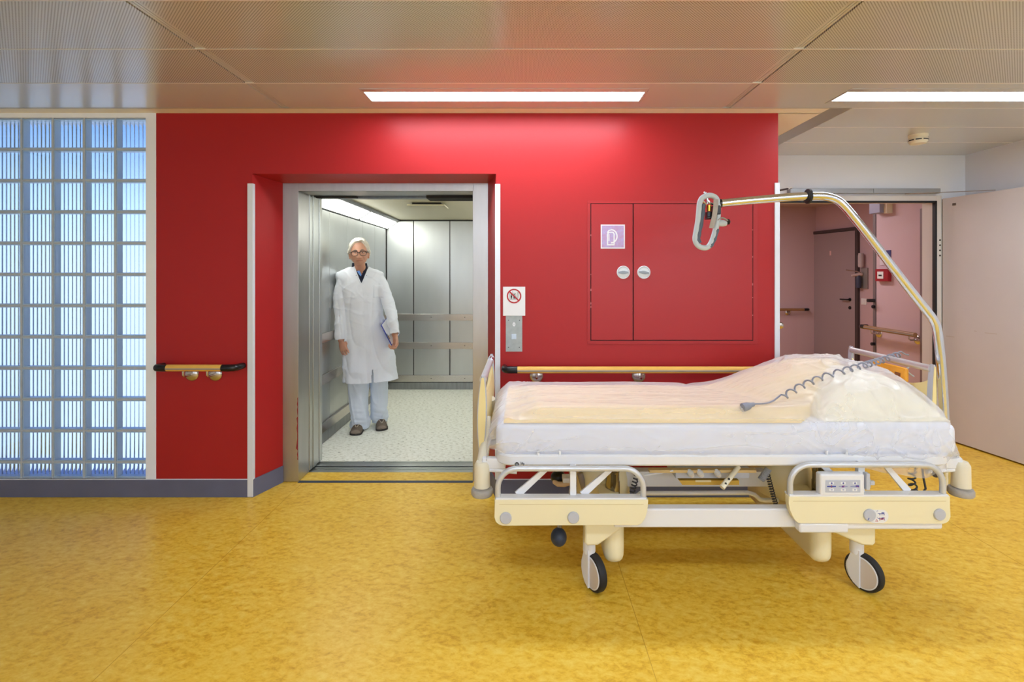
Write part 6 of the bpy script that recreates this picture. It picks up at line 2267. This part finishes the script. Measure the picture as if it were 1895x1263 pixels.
for f in fs:
    c = sum((vs[i] for i in f), Vector()) / len(f) - HC
    x, y, z = c.dot(HU), c.dot(HV), c.dot(HK)
    lip = y > 0.07 and abs(x) < 0.031 and abs(z + 0.0745) < 0.0054 * (1 - (abs(x) / 0.034) ** 2)
    ids.append(1 if lip else 0)
b2.add(vs, fs)
b2.m = ids
body = build('body', b2, [SKIN, LIPS], person, angle=180, recalc=False)
bvh = BVHTree.FromPolygons([tuple(v) for v in vs], fs)
def face_at(x, z, lift=0.0):
    h = bvh.ray_cast(hp(x, 0.25, z), -HV, 0.4)
    return h[0] + HV * lift if h[0] is not None else hp(x, 0.09, z)
# eyes, brows
EW, EI = mat('eye_white', (226, 220, 214), rough=0.25), mat('grey_iris', (70, 74, 78), rough=0.25)
for sg in (-1, 1):
    c = face_at(sg * 0.032, 0.001, -0.008)
    rt = Matrix((HU, HV, HK)).transposed()
    e = MB().ball(c, (0.0135, 0.010, 0.0065), nu=20, nv=12, rot=rt)
    eo = build('eye', e, EW, body)
    i_ = MB().lathe([(0.0056, 0.0), (0.005, 0.0016), (0.0, 0.002)], c + HV * 0.0088, HV, 18)
    build('iris', i_, EI, eo)
    lid = [face_at(sg * 0.032 + t_ * 0.0145, 0.0065 - 0.004 * abs(t_) ** 2, -0.001) for t_ in (-1, -0.5, 0, 0.5, 1)]
    build('eyelid', MB().tube(lid, [0.002, 0.0034, 0.0036, 0.0034, 0.002], 8), SKIN, eo)
    br = [face_at(sg * (0.014 + 0.008 * k), 0.024 + 0.0035 * math.sin(k * 0.8) , 0.001) for k in range(5)]
    build('eyebrow', MB().tube(br, [0.0028, 0.0038, 0.0038, 0.003, 0.0016], 8, flat=(1, 0.6)), mat('grey_brow', (122, 108, 98), rough=0.8), body)
# hair: swept back silver mop built from the skull outward
HAIR = mat('silver_hair', (238, 235, 226), rough=0.55, rgb2=(212, 206, 192), noise_scale=14, stretch=(9, 9, 1.2), bump=0.5, bump_scale=60)
hr = MB()
hrings = []
NH = 96
def hair_radius(th, ph):
    # th: polar from top, ph: azimuth (90 deg = front)
    sx, sy, sz = math.sin(th) * math.cos(ph), math.sin(th) * math.sin(ph), math.cos(th)
    x, y, z = 0.079 * sx, 0.098 * sy, 0.120 * sz
    side = abs(sx)
    thick = 0.007 + 0.019 * side ** 1.3 * sstep(1.0, -0.2, sz) + 0.012 * sstep(0.1, 0.9, sz) + 0.012 * max(0, -sy)
    wave = 0.0025 * math.sin(ph * 4 + th * 9 + 2.5 * noise.noise(Vector((sx * 3, sy * 3, sz * 3)))) + 0.0014 * math.sin(ph * 13 + th * 24)
    k = 1 + (thick + wave) / 0.09
    return x * k + 0.004 * sz, y * k, z * (1 + (thick * 0.75 + wave * 0.5) / 0.11)
def hairline(ph):
    # lowest polar angle of hair for azimuth
    f = math.sin(ph)
    side = math.cos(ph)
    if f > 0.25:
        t_ = sstep(0.25, 0.95, f)
        a = 1.60 - 0.95 * t_ - 0.10 * side * t_
        return a
    return 1.60 + 0.62 * sstep(-0.10, -0.75, f)
NT = 30
for i in range(NT + 1):
    ring = []
    for j in range(NH):
        ph = 2 * math.pi * j / NH
        th = 0.03 + (hairline(ph) + 0.02 * math.sin(ph * 11) - 0.03) * i / NT
        x, y, z = hair_radius(th, ph)
        if i == NT:
            x *= 0.93; y *= 0.93
        ring.append(hp(x, y, z))
    hrings.append(ring)
inner = []
for i in range(NT, -1, -6):
    ring = []
    for j in range(NH):
        ph = 2 * math.pi * j / NH
        th = 0.03 + (hairline(ph) - 0.03) * i / NT
        ring.append(hp(0.074 * math.sin(th) * math.cos(ph), 0.090 * math.sin(th) * math.sin(ph), 0.112 * math.cos(th)))
    inner.append(ring)
hr.loft(hrings + inner)
ho = build('hair', hr, HAIR, body, angle=75)
# locks combed across the crown and over the temples
lk = MB()
random.seed(11)
for k in range(110):
    ph0 = math.radians(random.uniform(-60, 240))
    th0, L = random.uniform(0.15, 0.8), random.uniform(0.35, 0.7)
    pts, rad = [], []
    for q in range(8):
        th = th0 + L * q / 7
        ph = ph0 + 0.40 * q / 7 * (-1 if math.cos(ph0) > -0.35 else 1)
        th = min(th, hairline(ph) - 0.02)
        x, y, z = hair_radius(th, ph)
        s_ = 1.012
        pts.append(hp(x * s_, y * s_, z * s_)); rad.append(0.0026 * math.sin(math.pi * (q + 0.6) / 8.2) + 0.0006)
    lk.tube(pts, rad, 6)
build('hair_lock', lk, HAIR, ho, angle=180)
# spectacles
GL = mat('dark_horn_frame', (48, 38, 32), rough=0.3)
gy = 0.106
gl = MB()
rimc = []
for sg in (-1, 1):
    pts = []
    for i in range(32):
        a = 2 * math.pi * i / 32
        cx_, sz_ = math.cos(a), math.sin(a)
        x = sg * 0.0355 + 0.0275 * math.copysign(abs(cx_) ** 0.62, cx_)
        z = -0.004 + 0.0205 * math.copysign(abs(sz_) ** 0.68, sz_)
        if sz_ < 0: x = sg * 0.0355 + (x - sg * 0.0355) * (1 - 0.12 * abs(sz_))
        y = gy - 0.16 * max(0, abs(x) - 0.015) ** 1.3
        pts.append(hp(x, y, z))
    gl.tube(pts, [0.0020 + (0.0012 if i in range(1, 16) else 0) for i in range(32)], 8, closed=True)
    rimc.append(pts)
gl.tube([hp(-0.009, gy, 0.004), hp(0, gy + 0.003, 0.0065), hp(0.009, gy, 0.004)], 0.0028, 8)
for sg in (-1, 1):
    gl.tube([hp(sg * 0.063, gy - 0.013, 0.006), hp(sg * 0.071, gy - 0.024, 0.006), hp(sg * 0.081, 0.03, 0.004), hp(sg * 0.083, -0.005, 0.0)], [0.003, 0.0034, 0.003, 0.0025], 8)
go = build('spectacles', gl, GL, body)
ln = MB()
for pts in rimc:
    c = sum(pts, Vector()) / len(pts)
    n0 = ln.add([c] + pts, [])
    for i in range(len(pts)):
        ln.f.append((n0, n0 + 1 + i, n0 + 1 + (i + 1) % len(pts))); ln.m.append(0)
build('lens', ln, thin_glass('spectacle_lens', ior=1.08), go, angle=180)

# --- clipboard ----------------------------------------------------------
A = PT(704.6, 602.5, 4.40)
B = PT(724.2, 640.0, 4.40)
e1 = (B - A)
e2 = Vector((0.022, 0.19, 0.076))
e3 = e1.cross(e2).normalized()
if e3.y > 0: e3 = -e3
t = thing('clipboard', 'blue clipboard with white paper held under the arm of the person', 'clipboard', A + e1 * 0.5)
def slab(o, a, b_, n_, th):
    m = MB()
    p = [o, o + a, o + a + b_, o + b_]
    m.add(p + [q + n_ * th for q in p], [(0, 1, 2, 3), (7, 6, 5, 4), (0, 4, 5, 1), (1, 5, 6, 2), (2, 6, 7, 3), (3, 7, 4, 0)])
    return m
build('board', slab(A, e1, e2, e3, 0.004), mat('blue_board', (40, 66, 178), rough=0.4), t, smooth=False)
a_, b_ = e1.normalized(), e2.normalized()
build('paper', slab(A + a_ * 0.004 + b_ * 0.010 + e3 * 0.004, e1 - a_ * 0.008, e2 - b_ * 0.015, e3, 0.0025), mat('paper', (238, 238, 240), rough=0.7), t, smooth=False)
cl = slab(A + e1 * 0.45 + b_ * 0.001 + e3 * 0.0065, e1 * 0.28, b_ * 0.012, e3, 0.006)
build('clip', cl, CHROME, t, smooth=False)
